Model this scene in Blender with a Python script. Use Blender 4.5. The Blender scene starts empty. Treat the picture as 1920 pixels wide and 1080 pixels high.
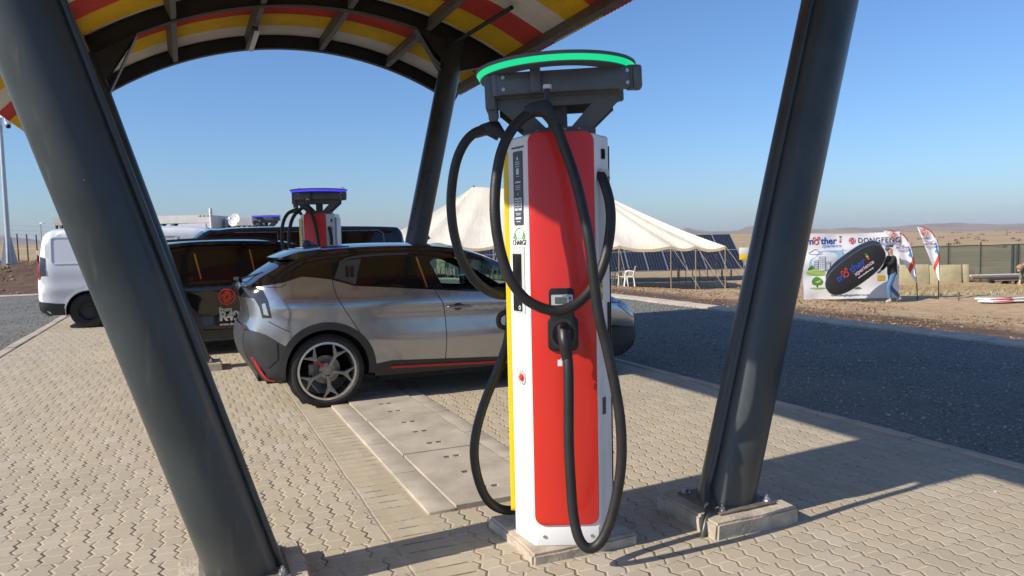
import bpy, bmesh, math, random
from mathutils import Vector, Matrix
R=math.radians; sin=math.sin; cos=math.cos; pi=math.pi
rnd=random.Random(7)
scene=bpy.context.scene
COL=scene.collection
A=R(23.5); U=(cos(A),sin(A)); V=(-sin(A),cos(A))
def W(u,v,z=0.0): return Vector((u*U[0]+v*V[0],u*U[1]+v*V[1],z))

# ------------------------------------------------------------------ materials
class NT:
    def __init__(s,name):
        s.m=bpy.data.materials.new(name); s.m.use_nodes=True; s.t=s.m.node_tree; s.t.nodes.clear()
        s.out=s.t.nodes.new('ShaderNodeOutputMaterial')
    def n(s,typ,**kw):
        nd=s.t.nodes.new(typ)
        for k,v in kw.items(): setattr(nd,k,v)
        return nd
    def put(s,sock,val):
        if isinstance(val,bpy.types.NodeSocket): s.t.links.new(val,sock)
        elif val is not None:
            if isinstance(val,(tuple,list)) and len(val)==3 and len(sock.default_value)==4: val=(*val,1)
            sock.default_value=val
    def m_(s,op,a,b=None,c=None,clamp=False):
        nd=s.n('ShaderNodeMath',operation=op); nd.use_clamp=clamp
        s.put(nd.inputs[0],a); s.put(nd.inputs[1],b) if b is not None else None
        if c is not None: s.put(nd.inputs[2],c)
        return nd.outputs[0]
    def rng(s,v,a,b,c=0.,d=1.):
        nd=s.n('ShaderNodeMapRange'); nd.interpolation_type='SMOOTHSTEP'
        for i,x in enumerate((v,a,b,c,d)): s.put(nd.inputs[i],x)
        return nd.outputs[0]
    def mix(s,f,a,b,blend='MIX'):
        nd=s.n('ShaderNodeMix',data_type='RGBA',blend_type=blend)
        s.put(nd.inputs[0],f); s.put(nd.inputs[6],a); s.put(nd.inputs[7],b)
        return nd.outputs[2]
    def noise(s,vec,scale,detail=4,rough=.55,dist=0.):
        nd=s.n('ShaderNodeTexNoise'); s.put(nd.inputs['Vector'],vec); nd.inputs['Scale'].default_value=scale
        nd.inputs['Detail'].default_value=detail; nd.inputs['Roughness'].default_value=rough; nd.inputs['Distortion'].default_value=dist
        return nd.outputs['Fac']
    def vor(s,vec,scale,feature='F1',out='Distance',rand=1.):
        nd=s.n('ShaderNodeTexVoronoi',feature=feature); s.put(nd.inputs['Vector'],vec); nd.inputs['Scale'].default_value=scale
        nd.inputs['Randomness'].default_value=rand
        return nd.outputs[out]
    def obj(s): return s.n('ShaderNodeTexCoord').outputs['Object']
    def pos(s): return s.n('ShaderNodeNewGeometry').outputs['Position']
    def sep(s,v):
        nd=s.n('ShaderNodeSeparateXYZ'); s.put(nd.inputs[0],v); return nd.outputs
    def comb(s,x,y,z=0.):
        nd=s.n('ShaderNodeCombineXYZ'); s.put(nd.inputs[0],x); s.put(nd.inputs[1],y); s.put(nd.inputs[2],z); return nd.outputs[0]
    def white(s,v):
        nd=s.n('ShaderNodeTexWhiteNoise'); nd.noise_dimensions='3D'; s.put(nd.inputs['Vector'],v); return nd.outputs[0]
    def bump(s,h,strength=.3,dist=.01,normal=None):
        nd=s.n('ShaderNodeBump'); s.put(nd.inputs['Height'],h); nd.inputs['Strength'].default_value=strength; nd.inputs['Distance'].default_value=dist
        if normal is not None: s.put(nd.inputs['Normal'],normal)
        return nd.outputs[0]
    def bsdf(s,col,rough=.5,metal=0.,normal=None,**kw):
        nd=s.n('ShaderNodeBsdfPrincipled')
        s.put(nd.inputs['Base Color'],col); s.put(nd.inputs['Roughness'],rough); s.put(nd.inputs['Metallic'],metal)
        if normal is not None: s.put(nd.inputs['Normal'],normal)
        for k,v in kw.items(): s.put(nd.inputs[k.replace('_',' ')],v)
        s.t.links.new(nd.outputs[0],s.out.inputs[0]); return nd
MATS={}
def M(name,col,rough=.5,metal=0.,var=.12,scale=6.,bump=0.,bscale=60.,**kw):
    if name in MATS: return MATS[name]
    t=NT(name); v=t.obj()
    n=t.noise(v,scale,5,.6); k=t.rng(n,.25,.75,1-var,1+var*.6)
    c=t.mix(1.,col,t.comb(k,k,k),'MULTIPLY')
    rr=t.rng(t.noise(v,scale*3.1,3),.2,.8,max(.02,rough-.06),min(1,rough+.08))
    nm=t.bump(t.noise(v,bscale,4),bump,.01) if bump else None
    t.bsdf(c,rr,metal,nm,**kw); MATS[name]=t.m; return t.m
def EM(name,col,strength,base=(.02,.02,.02)):
    t=NT(name); t.bsdf(base,.4,Emission_Color=col,Emission_Strength=strength); MATS[name]=t.m; return t.m
def glass(name,tint,fac,rough=.02):
    """thin sheet of tinted window glass: lets part of the light through, mirrors the rest"""
    t=NT(name)
    tr=t.n('ShaderNodeBsdfTransparent'); t.put(tr.inputs[0],tint)
    gl=t.n('ShaderNodeBsdfPrincipled'); t.put(gl.inputs['Base Color'],(.004,.005,.005)); gl.inputs['Roughness'].default_value=rough
    fr=t.n('ShaderNodeFresnel'); fr.inputs[0].default_value=1.5
    mx=t.n('ShaderNodeMixShader'); f=t.m_('ADD',t.m_('MULTIPLY',fr.outputs[0],.9),fac,clamp=True)
    t.put(mx.inputs[0],f); t.t.links.new(tr.outputs[0],mx.inputs[1]); t.t.links.new(gl.outputs[0],mx.inputs[2])
    t.t.links.new(mx.outputs[0],t.out.inputs[0]); return t.m

# ------------------------------------------------------------------ geometry helpers
class Geo:
    def __init__(s): s.v=[]; s.f=[]; s.mi=[]
    def add(s,vs,fs,mi=0):
        b=len(s.v); s.v+= [tuple(p) for p in vs]; s.f+=[tuple(i+b for i in f) for f in fs]; s.mi+=[mi]*len(fs); return s
    def xf(s,mx):
        s.v=[tuple(mx@Vector(p)) for p in s.v]; return s
    def join(s,o,mx=None,mi=None):
        vs=o.v if mx is None else [tuple(mx@Vector(p)) for p in o.v]
        b=len(s.v); s.v+=vs; s.f+=[tuple(i+b for i in f) for f in o.f]; s.mi+=(o.mi if mi is None else [mi]*len(o.f)); return s
    def box(s,c,d,mi=0,rz=0,bev=0.,mx=None):
        g=bmesh.new(); bmesh.ops.create_cube(g,size=1)
        bmesh.ops.scale(g,vec=d,verts=g.verts)
        if bev: bmesh.ops.bevel(g,geom=g.edges[:],offset=bev,segments=2,affect='EDGES',profile=.5)
        m=Matrix.Translation(c)@Matrix.Rotation(rz,4,'Z')
        if mx is not None: m=mx@m
        return s.bm(g,m,mi)
    def bm(s,g,m=None,mi=0):
        if m is not None: g.transform(m)
        g.verts.index_update()
        s.add([v.co[:] for v in g.verts],[[v.index for v in f.verts] for f in g.faces],mi); g.free(); return s
    def cyl(s,a,b,r,r2=None,n=16,mi=0,cap=True):
        a=Vector(a);b=Vector(b); r2=r if r2 is None else r2
        d=(b-a); q=d.to_track_quat('Z','Y'); vs=[]
        for p,rr in ((a,r),(b,r2)):
            for i in range(n): vs.append(p+q@Vector((rr*cos(2*pi*i/n),rr*sin(2*pi*i/n),0)))
        fs=[(i,(i+1)%n,n+(i+1)%n,n+i) for i in range(n)]
        if cap: fs+=[tuple(range(n-1,-1,-1)),tuple(range(n,2*n))]
        return s.add(vs,fs,mi)
    def lathe(s,prof,n=48,axis='Z',mi=0,mx=None,closed=False):
        vs=[];m=len(prof)
        for i in range(n):
            a=2*pi*i/n
            for r,z in prof:
                p=Vector((r*cos(a),r*sin(a),z)) if axis=='Z' else Vector((r*cos(a),z,r*sin(a)))
                vs.append(mx@p if mx is not None else p)
        fs=[]
        for i in range(n):
            j=(i+1)%n
            for k in range(m if closed else m-1):
                l=(k+1)%m
                f=(i*m+k,j*m+k,j*m+l,i*m+l)
                fs.append(f if axis=='Z' else f[::-1])
        return s.add(vs,fs,mi)
    def tube(s,pts,r,n=12,mi=0,smooth=6,cap=True):
        P=crom([Vector(p) for p in pts],smooth) if smooth>1 else [Vector(p) for p in pts]
        vs=[];up=None
        for i,p in enumerate(P):
            t=(P[min(i+1,len(P)-1)]-P[max(i-1,0)]).normalized()
            if up is None:
                up=t.orthogonal().normalized()
            else: up=(up-t*up.dot(t)).normalized()
            b=t.cross(up); rr=r(i/(len(P)-1)) if callable(r) else r
            for k in range(n): vs.append(p+up*(rr*cos(2*pi*k/n))+b*(rr*sin(2*pi*k/n)))
        fs=[]
        for i in range(len(P)-1):
            for k in range(n):
                l=(k+1)%n; fs.append((i*n+k,i*n+l,(i+1)*n+l,(i+1)*n+k))
        if cap: fs+=[tuple(range(n-1,-1,-1)),tuple(range((len(P)-1)*n,len(P)*n))]
        return s.add(vs,fs,mi)
    def prism(s,poly,h,mx=None,mi=0,z0=0.,bev=0.):
        """closed 2-D outline (x,y) given thickness h along z, then moved by mx"""
        g=bmesh.new(); vs=[g.verts.new((x,y,z0)) for x,y in poly]
        f=g.faces.new(vs); f.normal_update()
        if f.normal.z<0: f.normal_flip()
        e=bmesh.ops.extrude_face_region(g,geom=[f]); nv=[x for x in e['geom'] if isinstance(x,bmesh.types.BMVert)]
        bmesh.ops.translate(g,vec=(0,0,h),verts=nv)
        bmesh.ops.recalc_face_normals(g,faces=g.faces[:])
        if bev:
            es=[ed for ed in g.edges if abs(ed.verts[0].co.z-ed.verts[1].co.z)<1e-6 and ed.verts[0].co.z>z0+h*.5]
            bmesh.ops.bevel(g,geom=es,offset=bev,segments=2,affect='EDGES',profile=.5)
        return s.bm(g,mx,mi)
    def grid(s,pts,mi=0,flip=False,close=False):
        r=len(pts);c=len(pts[0]);vs=[p for row in pts for p in row];fs=[]
        for i in range(r-1):
            for j in range(c if close else c-1):
                k=(j+1)%c
                f=(i*c+j,i*c+k,(i+1)*c+k,(i+1)*c+j); fs.append(f[::-1] if flip else f)
        return s.add(vs,fs,mi)
    def obj(s,name,mats,parent=None,smooth=30,loc=None,rz=0):
        me=bpy.data.meshes.new(name); me.from_pydata(s.v,[],s.f)
        mats=mats if isinstance(mats,(list,tuple)) else [mats]
        for m in mats: me.materials.append(m)
        if len(mats)>1: me.polygons.foreach_set('material_index',s.mi)
        if smooth:
            me.polygons.foreach_set('use_smooth',[True]*len(me.polygons)); me.set_sharp_from_angle(angle=R(smooth))
        me.validate(); me.update()
        o=bpy.data.objects.new(name,me); COL.objects.link(o)
        if parent is not None: o.parent=parent
        if loc is not None: o.location=loc
        o.rotation_euler.z=rz
        return o
def crom(P,n=6,closed=False):
    out=[];N=len(P)
    rng=range(N) if closed else range(N-1)
    for i in rng:
        if closed: p0,p1,p2,p3=P[i-1],P[i],P[(i+1)%N],P[(i+2)%N]
        else: p0,p1,p2,p3=P[max(i-1,0)],P[i],P[i+1],P[min(i+2,N-1)]
        for k in range(n):
            t=k/n
            out.append(.5*((2*p1)+(p2-p0)*t+(2*p0-5*p1+4*p2-p3)*t*t+(3*p1-p0-3*p2+p3)*t**3))
    if not closed: out.append(P[-1])
    return out
def cr2(pts,n=6,closed=False): return [(p.x,p.y) for p in crom([Vector((x,y,0)) for x,y in pts],n,closed)]
def rrect(w,h,r,n=5,cx=0,cy=0):
    o=[]
    for sx,sy,a in ((1,1,0),(-1,1,90),(-1,-1,180),(1,-1,270)):
        for k in range(n+1):
            t=R(a+90*k/n); o.append((cx+sx*(w/2-r)+r*cos(t),cy+sy*(h/2-r)+r*sin(t)))
    return o
def circ(r,n=24,cx=0,cy=0): return [(cx+r*cos(2*pi*i/n),cy+r*sin(2*pi*i/n)) for i in range(n)]
def thing(name,label,cat,loc=(0,0,0),rz=0.,group=None):
    o=bpy.data.objects.new(name,None); COL.objects.link(o); o.location=loc; o.rotation_euler=(0,0,rz); o.empty_display_size=.2
    return tag(o,label,cat,group)
def tag(o,label=None,cat=None,group=None,kind=None):
    if label: o['label']=label
    if cat: o['category']=cat
    if group: o['group']=group
    if kind: o['kind']=kind
    return o
def dup(o,parent=None):
    c=o.copy(); COL.objects.link(c)
    if parent is not None: c.parent=parent
    for ch in list(o.children): dup(ch,c)
    return c
FRONT=Matrix(((1,0,0,0),(0,0,-1,0),(0,1,0,0),(0,0,0,1)))   # plane xy -> xz, its normal to -y
def face(x=0,y=0,z=0,rz=0.,roll=0.,s=1.): # upright plane at a point, looking along -y turned by rz
    return Matrix.Translation((x,y,z))@Matrix.Rotation(rz,4,'Z')@FRONT@Matrix.Rotation(roll,4,'Z')@Matrix.Scale(s,4)
def text_geo(g,txt,size,mx,mi=0,depth=.0015,align='CENTER',bold=0.,spacing=1.,shear=0.):
    cu=bpy.data.curves.new('lettering','FONT'); cu.body=txt; cu.size=size; cu.extrude=depth/2; cu.align_x=align; cu.align_y='CENTER'
    cu.offset=bold; cu.space_character=spacing; cu.shear=shear; cu.resolution_u=3
    o=bpy.data.objects.new('lettering',cu); COL.objects.link(o)
    dg=bpy.context.evaluated_depsgraph_get(); dg.update()
    me=bpy.data.meshes.new_from_object(o.evaluated_get(dg))
    g.add([mx@v.co for v in me.vertices],[list(p.vertices) for p in me.polygons],mi)
    bpy.data.objects.remove(o); bpy.data.curves.remove(cu); bpy.data.meshes.remove(me)
def ring_poly(g,r1,r2,mx,h=.002,mi=0,n=40):
    vs=[];fs=[]
    for i in range(n):
        a=2*pi*i/n
        for r,z in ((r1,0),(r1,h),(r2,h),(r2,0)): vs.append(mx@Vector((r*cos(a),r*sin(a),z)))
    for i in range(n):
        j=(i+1)%n
        for k in range(3): fs.append((i*4+k,i*4+k+1,j*4+k+1,j*4+k))
    g.add(vs,fs,mi)
def swallows(g,r,mx,mi=0,h=.002):
    """round emblem: a ring holding two swooping wing shapes"""
    ring_poly(g,r*.86,r,mx,h,mi)
    wing=[(-.78,-.18),(-.70,.12),(-.46,.36),(-.10,.44),(-.34,.62),(.04,.74),(.36,.56),(.30,.34),(.06,.30),(-.16,.08),(-.20,-.26),(-.02,-.62),(.10,-.78),(-.22,-.74),(-.42,-.50),(-.48,-.16),(-.42,.10),(-.62,.02)]
    for s in (1,-1):
        g.prism([(x*r*s,y*r*s) for x,y in cr2(wing,3,True)],h,mx,mi)
def joined(fn,name,mats,parent=None,smooth=0):
    g=Geo(); fn(g); return g.obj(name,mats,parent,smooth)

# ------------------------------------------------------------------ common materials
def post_mat():
    t=NT('charcoal_paint'); p=t.obj(); x,y,z=t.sep(p)
    n=t.noise(p,2.2,5,.6); st=t.noise(t.comb(t.m_('MULTIPLY',x,9.),t.m_('MULTIPLY',y,9.),t.m_('MULTIPLY',z,.7)),2.5,4,.6)
    c=t.mix(t.rng(n,.3,.7),(.028,.036,.039),(.041,.051,.054)); c=t.mix(t.rng(st,.56,.78,0,.35),c,(.12,.115,.10))
    vo=t.n('ShaderNodeTexVoronoi'); t.put(vo.inputs['Vector'],p); vo.inputs['Scale'].default_value=17.
    fl=t.m_('MULTIPLY',t.rng(vo.outputs['Distance'],.035,.06,1.,0.),t.m_('GREATER_THAN',t.white(vo.outputs['Position']),.80))
    sc=t.noise(t.comb(t.m_('MULTIPLY',x,60.),t.m_('MULTIPLY',y,60.),t.m_('MULTIPLY',z,6.)),1.,2); fl=t.m_('MAXIMUM',fl,t.m_('MULTIPLY',t.rng(sc,.74,.78),t.rng(n,.5,.62)))
    c=t.mix(t.m_('MULTIPLY',fl,.7),c,(.26,.255,.24)); c=t.mix(t.rng(z,.40,.12,0,.18),c,(.15,.125,.09))
    t.bsdf(c,t.rng(n,.25,.75,.26,.42),0,t.bump(t.noise(p,9,3),.05,.01)); return t.m
m_post=post_mat()
m_steel_dark=M('dark_steel_paint',(.018,.018,.018),.5,0,.2,5)
m_purlin=M('grey_purlin_paint',(.13,.125,.12),.55,0,.25,6)
m_bolt=M('galvanised_steel',(.45,.46,.47),.38,.9,.15,20)
m_white=M('white_powder_coat',(.72,.72,.71),.38,0,.05,4)
m_black=M('black_plastic',(.012,.012,.013),.42,0,.2,10)
m_rubber=M('black_rubber',(.014,.014,.014),.5,0,.3,14,.05,90)
m_tyre=M('tyre_rubber',(.018,.017,.016),.75,0,.35,9,.1,60)
m_liner=M('wheel_well_black',(.006,.006,.006),.9)
m_conc=M('cast_concrete',(.47,.40,.31),.9,0,.35,7,.7,55)

# ------------------------------------------------------------------ world, sun, camera
L=(1.5,.10)                                  # ground shadow per metre of height, along the site axes
lv=W(L[0],L[1],-1.)
sun_az=math.atan2(-lv.x,-lv.y); sun_el=math.atan2(1.,math.hypot(lv.x,lv.y))
w=bpy.data.worlds.new('World'); scene.world=w; w.use_nodes=True
nt=w.node_tree; bg=nt.nodes['Background']; sky=nt.nodes.new('ShaderNodeTexSky'); sky.sky_type='NISHITA'; sky.sun_disc=False
sky.sun_elevation=sun_el; sky.sun_rotation=sun_az; sky.altitude=0; sky.air_density=1.0; sky.dust_density=.95; sky.ozone_density=9.
nt.links.new(sky.outputs[0],bg.inputs[0]); bg.inputs[1].default_value=.12
sd=bpy.data.lights.new('sun','SUN'); sd.energy=4.6; sd.angle=R(.5); sd.color=(1,.91,.78)
so=bpy.data.objects.new('sun',sd); COL.objects.link(so); so.rotation_euler=lv.to_track_quat('-Z','Y').to_euler(); so.location=(-20,-10,25)
cd=bpy.data.cameras.new('camera'); cam=bpy.data.objects.new('camera',cd); COL.objects.link(cam); scene.camera=cam
cd.sensor_width=36; cd.lens=1400/1920*36; cd.clip_end=20000; cd.clip_start=.05
pitch=math.atan(93/1400); roll=math.atan(.022)
cam.location=(0,0,1.58)
cam.rotation_euler=(Matrix.Rotation(R(90)-pitch,4,'X')@Matrix.Rotation(roll*-1,4,'Z')).to_euler()
scene.view_settings.view_transform='Standard'; scene.view_settings.look='None'; scene.view_settings.exposure=.40; scene.view_settings.gamma=1
try: scene.view_settings.use_curve_mapping=False
except Exception: pass
# ------------------------------------------------------------------ ground
def sm(x,a,b):
    t=min(1,max(0,(x-a)/(b-a))); return t*t*(3-2*t)
from mathutils import noise as mn
def gz(x,y):
    u=x*U[0]+y*U[1]; v=x*V[0]+y*V[1]; d=math.hypot(x,y)
    low=-.60*min(1,max(0,(u-10.8)/9.))-.35*sm(d,28,42)*sm(u,11,17)
    left=.55*sm(v,29.3,36)*(1-sm(u,4,10)) - .12*sm(-u,14,20)*0
    z=-.07-.03*sm(u,10.2,10.6)+low+left
    a=max(-1.,min(.8,x/max(y,1.,abs(x)*.5)))
    crest=1.58+(2.6*(-a) if a<0 else -4.6*max(0,a-.27)*1.0)
    f=sm(d,70,420); z=z*(1-f)+crest*f
    z-=25*sm(d,430,1500)
    m=sm(u,10.9,11.6) if v<29 else 1
    m=max(m,sm(v,29.3,30.2))
    if d<90:
        z+=m*(.05*mn.noise((x*.7,y*.7,0))+.05*mn.noise((x*2.3,y*2.3,3)))*(1-sm(d,50,90))
    z+=.35*sm(d,60,200)*mn.noise((x*.02,y*.02,7))
    # soil mound thrown up behind the kerb on the left
    if u<6: z+=.55*math.exp(-((v-36.5)/1.6)**2)*(.7+.5*mn.noise((x*.5,y*.5,1)))*(1-sm(u,0,6))
    return z
def ground_mat():
    t=NT('dry_soil_and_grass'); p=t.pos(); x,y,z=t.sep(p)
    d=t.m_('SQRT',t.m_('ADD',t.m_('MULTIPLY',x,x),t.m_('MULTIPLY',y,y)))
    u=t.m_('ADD',t.m_('MULTIPLY',x,U[0]),t.m_('MULTIPLY',y,U[1]))
    n1=t.noise(p,.35,5); n2=t.noise(p,3.,6,.65); n3=t.noise(p,14,4,.6)
    soil=t.mix(t.rng(n2,.3,.7),(.070,.038,.021),(.155,.090,.050))
    sand=t.mix(t.rng(n2,.3,.75),(.36,.24,.125),(.54,.385,.22))
    un=t.m_('ADD',u,t.m_('MULTIPLY',t.m_('SUBTRACT',n1,.5),3.))
    near=t.mix(t.rng(un,13.3,15.4),soil,sand)
    grass=t.mix(t.rng(t.noise(p,.05,6,.6),.35,.65),(.36,.245,.125),(.47,.335,.18))
    grass=t.mix(t.rng(t.noise(t.comb(t.m_('MULTIPLY',x,.02),t.m_('MULTIPLY',y,.12)),1.6,5),.45,.62),grass,(.34,.24,.14))
    dn=t.m_('ADD',d,t.m_('MULTIPLY',t.m_('SUBTRACT',n1,.5),24.))
    c=t.mix(t.rng(dn,36,54),near,grass)
    c=t.mix(t.rng(n3,.60,.72,0,.35),c,(.40,.29,.18))
    c=t.mix(t.rng(n3,.40,.28,0,.5),c,(.06,.04,.025))
    h=t.m_('ADD',n2,t.m_('MULTIPLY',n3,.5))
    t.bsdf(c,.95,0,t.bump(h,.9,.06)); return t.m
def make_ground():
    rad=[.5,3,6]+[8+i*.45 for i in range(75)]
    r=rad[-1]
    while r<7000: r*=1.09; rad.append(r)
    na=220; rows=[]
    for r in rad:
        row=[]
        for i in range(na):
            a=2*pi*i/na; x=r*sin(a); y=r*cos(a); row.append((x,y,gz(x,y)))
        rows.append(row)
    # denser towards what the camera looks at: warp the angles
    rows=[]
    for r in rad:
        row=[]
        for i in range(na):
            s=i/na*2-1; a=pi*(.45*s+.55*s**3); x=r*sin(a); y=r*cos(a); row.append((x,y,gz(x,y)))
        rows.append(row)
    g=Geo(); g.grid(rows,close=True,flip=True); g.add([(0,0,-.07)]+rows[0],[(0,i+1,(i+1)%na+1) for i in range(na)])
    tag(g.obj('ground',ground_mat(),smooth=180),kind='structure')
make_ground()
def make_hills():
    g=Geo(); P=[(-3900,0),(-2600,30),(-2150,52),(-2000,48),(-1880,30),(-1820,14),(-1500,6),(-500,8),(300,14),(640,14),(700,24),(735,17),(800,8),(900,10),(950,22),(1000,30),(1060,26),(1120,6),(1210,7),(1330,10),(1450,8),(1600,16),(1760,20),(1900,14),(2200,10),(3800,0)]
    P=cr2(P,6); rows=[]
    for (k,dy,hh) in ((0,-500,0),(1,-250,.55),(2,0,1.),(3,250,.7),(4,700,0)):
        rows.append([(x*(1+dy/3000),3000+dy,-30+max(0,h+34+4*mn.noise((x*.012,dy*.01,0)))*hh if hh else -40) for x,h in P])
    g.grid(rows)
    t=NT('far_hill_scrub'); n=t.noise(t.pos(),.006,5,.6)
    t.bsdf(t.mix(t.rng(n,.35,.65),(.17,.125,.10),(.26,.19,.145)),1.); tag(g.obj('hills',t.m,smooth=180),kind='structure')
make_hills()

def paver_mat():
    t=NT('interlocking_pavers'); p=t.obj(); x,y,_=t.sep(p)
    wob=t.noise(p,1.1,2); y1=t.m_('ADD',y,t.m_('MULTIPLY',t.m_('SUBTRACT',wob,.5),.035))
    x1=t.m_('ADD',x,t.m_('MULTIPLY',t.m_('SUBTRACT',t.noise(p,1.4,2),.5),.03))
    def cell(a,b,P):   # columns along a (pitch .1125), rows along b (pitch .225)
        tri=t.m_('PINGPONG',b,P/5); 
        # waviness of the row line itself
        tr2=t.m_('PINGPONG',a,.028)
        b2=t.m_('ADD',b,t.m_('MULTIPLY',t.m_('SUBTRACT',tr2,.014),.35))
        row=t.m_('FLOOR',t.m_('DIVIDE',b2,P))
        sh=t.m_('MULTIPLY',t.m_('FLOORED_MODULO',row,2.),P/4*1.25)
        a2=t.m_('ADD',t.m_('ADD',a,sh),t.m_('MULTIPLY',t.m_('SUBTRACT',tri,P/10),.50))
        q=t.m_('DIVIDE',a2,P/2); col=t.m_('FLOOR',q); fr=t.m_('FRACT',q)
        da=t.m_('MULTIPLY',t.m_('MINIMUM',fr,t.m_('SUBTRACT',1.,fr)),P/2)
        fb=t.m_('FRACT',t.m_('DIVIDE',b2,P)); db=t.m_('MULTIPLY',t.m_('MINIMUM',fb,t.m_('SUBTRACT',1.,fb)),P)
        side=t.m_('ROUND',q)
        return row,col,da,db,side
    row,col,da,db,side=cell(x1,y1,.225)
    # soldier course beside the channel
    q=t.m_('DIVIDE',y1,.1125); c2=t.m_('FLOOR',q); f2=t.m_('FRACT',q)
    da2=t.m_('MULTIPLY',t.m_('MINIMUM',f2,t.m_('SUBTRACT',1.,f2)),.1125)
    inband=t.m_('MULTIPLY',t.m_('GREATER_THAN',x,.90),t.m_('LESS_THAN',x,1.2))
    bl=t.m_('MINIMUM',t.m_('ABSOLUTE',t.m_('SUBTRACT',x1,.92)),9.)
    da=t.m_('ADD',t.m_('MULTIPLY',da,t.m_('SUBTRACT',1.,inband)),t.m_('MULTIPLY',da2,inband))
    db=t.m_('MINIMUM',t.m_('ADD',db,inband),bl)
    idn=t.white(t.comb(col,row,inband)); jn=t.white(t.comb(side,row,3.)); jn2=t.noise(p,38,2)
    # base colour of the blocks
    big=t.noise(p,.55,5,.6); mid=t.noise(p,5.,5,.65); fin=t.noise(p,220,3,.6)
    c=t.mix(t.rng(idn,.0,1.),(.380,.328,.240),(.440,.383,.288))
    c=t.mix(t.rng(big,.35,.7,0,.55),c,(.45,.375,.262)); c=t.mix(t.rng(mid,.55,.8,0,.5),c,(.47,.43,.36)); c=t.mix(t.rng(mid,.42,.22,0,.45),c,(.32,.275,.205))
    c=t.mix(t.rng(t.white(t.comb(col,row,9.)),.93,.96,0,.3),c,(.46,.43,.38))
    k=t.rng(fin,.2,.8,.86,1.12); c=t.mix(1.,c,t.comb(k,k,k),'MULTIPLY')
    # joints: open dark gaps here, filled with sand there
    fill=t.rng(t.m_('ADD',jn,t.m_('MULTIPLY',t.m_('SUBTRACT',jn2,.5),.9)),.22,.62)
    fill=t.m_('MAXIMUM',fill,t.m_('MULTIPLY',t.rng(x,1.7,3.0),t.rng(jn2,.35,.5,.35,1.)))
    jw=t.m_('ADD',.0026,t.m_('MULTIPLY',t.white(t.comb(side,row,5.)),.0040))
    ja=t.rng(da,t.m_('MULTIPLY',jw,.6),t.m_('ADD',jw,.0015),1.,0.)
    inner=t.rng(db,.030,.044)   # the gap closes towards the block ends
    ja=t.m_('MULTIPLY',ja,t.m_('MAXIMUM',inner,.25))
    jcol=t.mix(fill,(.06,.048,.036),(.46,.34,.20))
    c2_=t.mix(t.m_('MULTIPLY',ja,.85),c,jcol)
    jb=t.m_('MULTIPLY',t.rng(db,.001,.0045,1.,0.),t.rng(t.noise(p,9,2),.35,.6,.25,.8))
    c2_=t.mix(jb,c2_,t.mix(t.rng(t.noise(p,17,2),.40,.6),(.17,.13,.09),(.56,.48,.36)))
    # false groove across the middle of each block, sand-filled here and there
    y2=t.m_('ADD',y1,t.m_('MULTIPLY',t.m_('SUBTRACT',t.noise(p,6,2),.5),.012)); fm=t.m_('FRACT',t.m_('ADD',t.m_('DIVIDE',y2,.225),.5)); dm=t.m_('MULTIPLY',t.m_('MINIMUM',fm,t.m_('SUBTRACT',1.,fm)),.225)
    gm=t.m_('MULTIPLY',t.m_('MULTIPLY',t.rng(dm,.002,.005,1.,0.),t.rng(da,.018,.026)),t.m_('MULTIPLY',t.m_('GREATER_THAN',t.white(t.comb(col,row,7.)),.35),t.m_('SUBTRACT',1.,inband)))
    c2_=t.mix(t.m_('MULTIPLY',gm,.75),c2_,(.62,.55,.44))
    h=t.m_('SUBTRACT',t.m_('MULTIPLY',fin,.12),t.m_('ADD',t.m_('MULTIPLY',t.rng(da,.002,.012,1.,0.),1.),t.m_('MULTIPLY',t.rng(db,.001,.010,1.,0.),.55)))
    h=t.m_('ADD',h,t.m_('MULTIPLY',idn,.35)); h=t.m_('ADD',h,t.m_('MULTIPLY',t.noise(p,2.2,3),.8))
    t.bsdf(c2_,.9,0,t.bump(h,.75,.006)); return t.m
# paving: one sheet, rounded far corners, cut round the drain channel is not needed: the channel stands proud of it
pv=[(-2.55,-6),(4.92,-6),(4.92,17.5)]
pv+= [(4.92-1.6+1.6*cos(t),17.5+3.6*sin(t)) for t in [R(k*9) for k in range(1,11)]]
pv+= [(-2.55+2.6-2.6*sin(t),20.4+.7*cos(t)) for t in [R(k*9) for k in range(0,11)]]
g=Geo(); g.prism(pv,.07); 
tag(g.obj('paving',paver_mat(),smooth=0,loc=(0,0,-.07),rz=A),kind='structure')
def gravel_mat():
    t=NT('crushed_stone'); p=t.obj()
    vn=t.n('ShaderNodeTexVoronoi'); t.put(vn.inputs['Vector'],p); vn.inputs['Scale'].default_value=62.
    vm=t.n('ShaderNodeTexVoronoi'); t.put(vm.inputs['Vector'],p); vm.inputs['Scale'].default_value=110.
    h1=t.white(vn.outputs['Position']); h2=t.white(vm.outputs['Position'])
    c=t.mix(h1,(.095,.095,.09),(.215,.21,.19)); c=t.mix(t.rng(h2,.72,.9,0,.8),c,(.36,.35,.31)); c=t.mix(t.rng(h2,.28,.1,0,.7),c,(.08,.085,.085))
    c=t.mix(t.rng(t.noise(p,.9,4),.4,.7,0,.35),c,(.30,.26,.20))
    h=t.m_('ADD',vn.outputs['Distance'],t.m_('MULTIPLY',vm.outputs['Distance'],.6))
    t.bsdf(c,.92,0,t.bump(h,1.,.016)); return t.m
m_gravel=gravel_mat()
g=Geo(); rows=[]
for i in range(150):
    v=-8+i*.26; rows.append([(u,v,-.03+.02*mn.noise((u*.6,v*.6,0))) for u in [-30+k*.6 for k in range(41)]+[-5.4+k*.3 for k in range(53)]])
g.grid(rows); tag(g.obj('gravel_road',m_gravel,smooth=180,rz=A),kind='structure')
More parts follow.
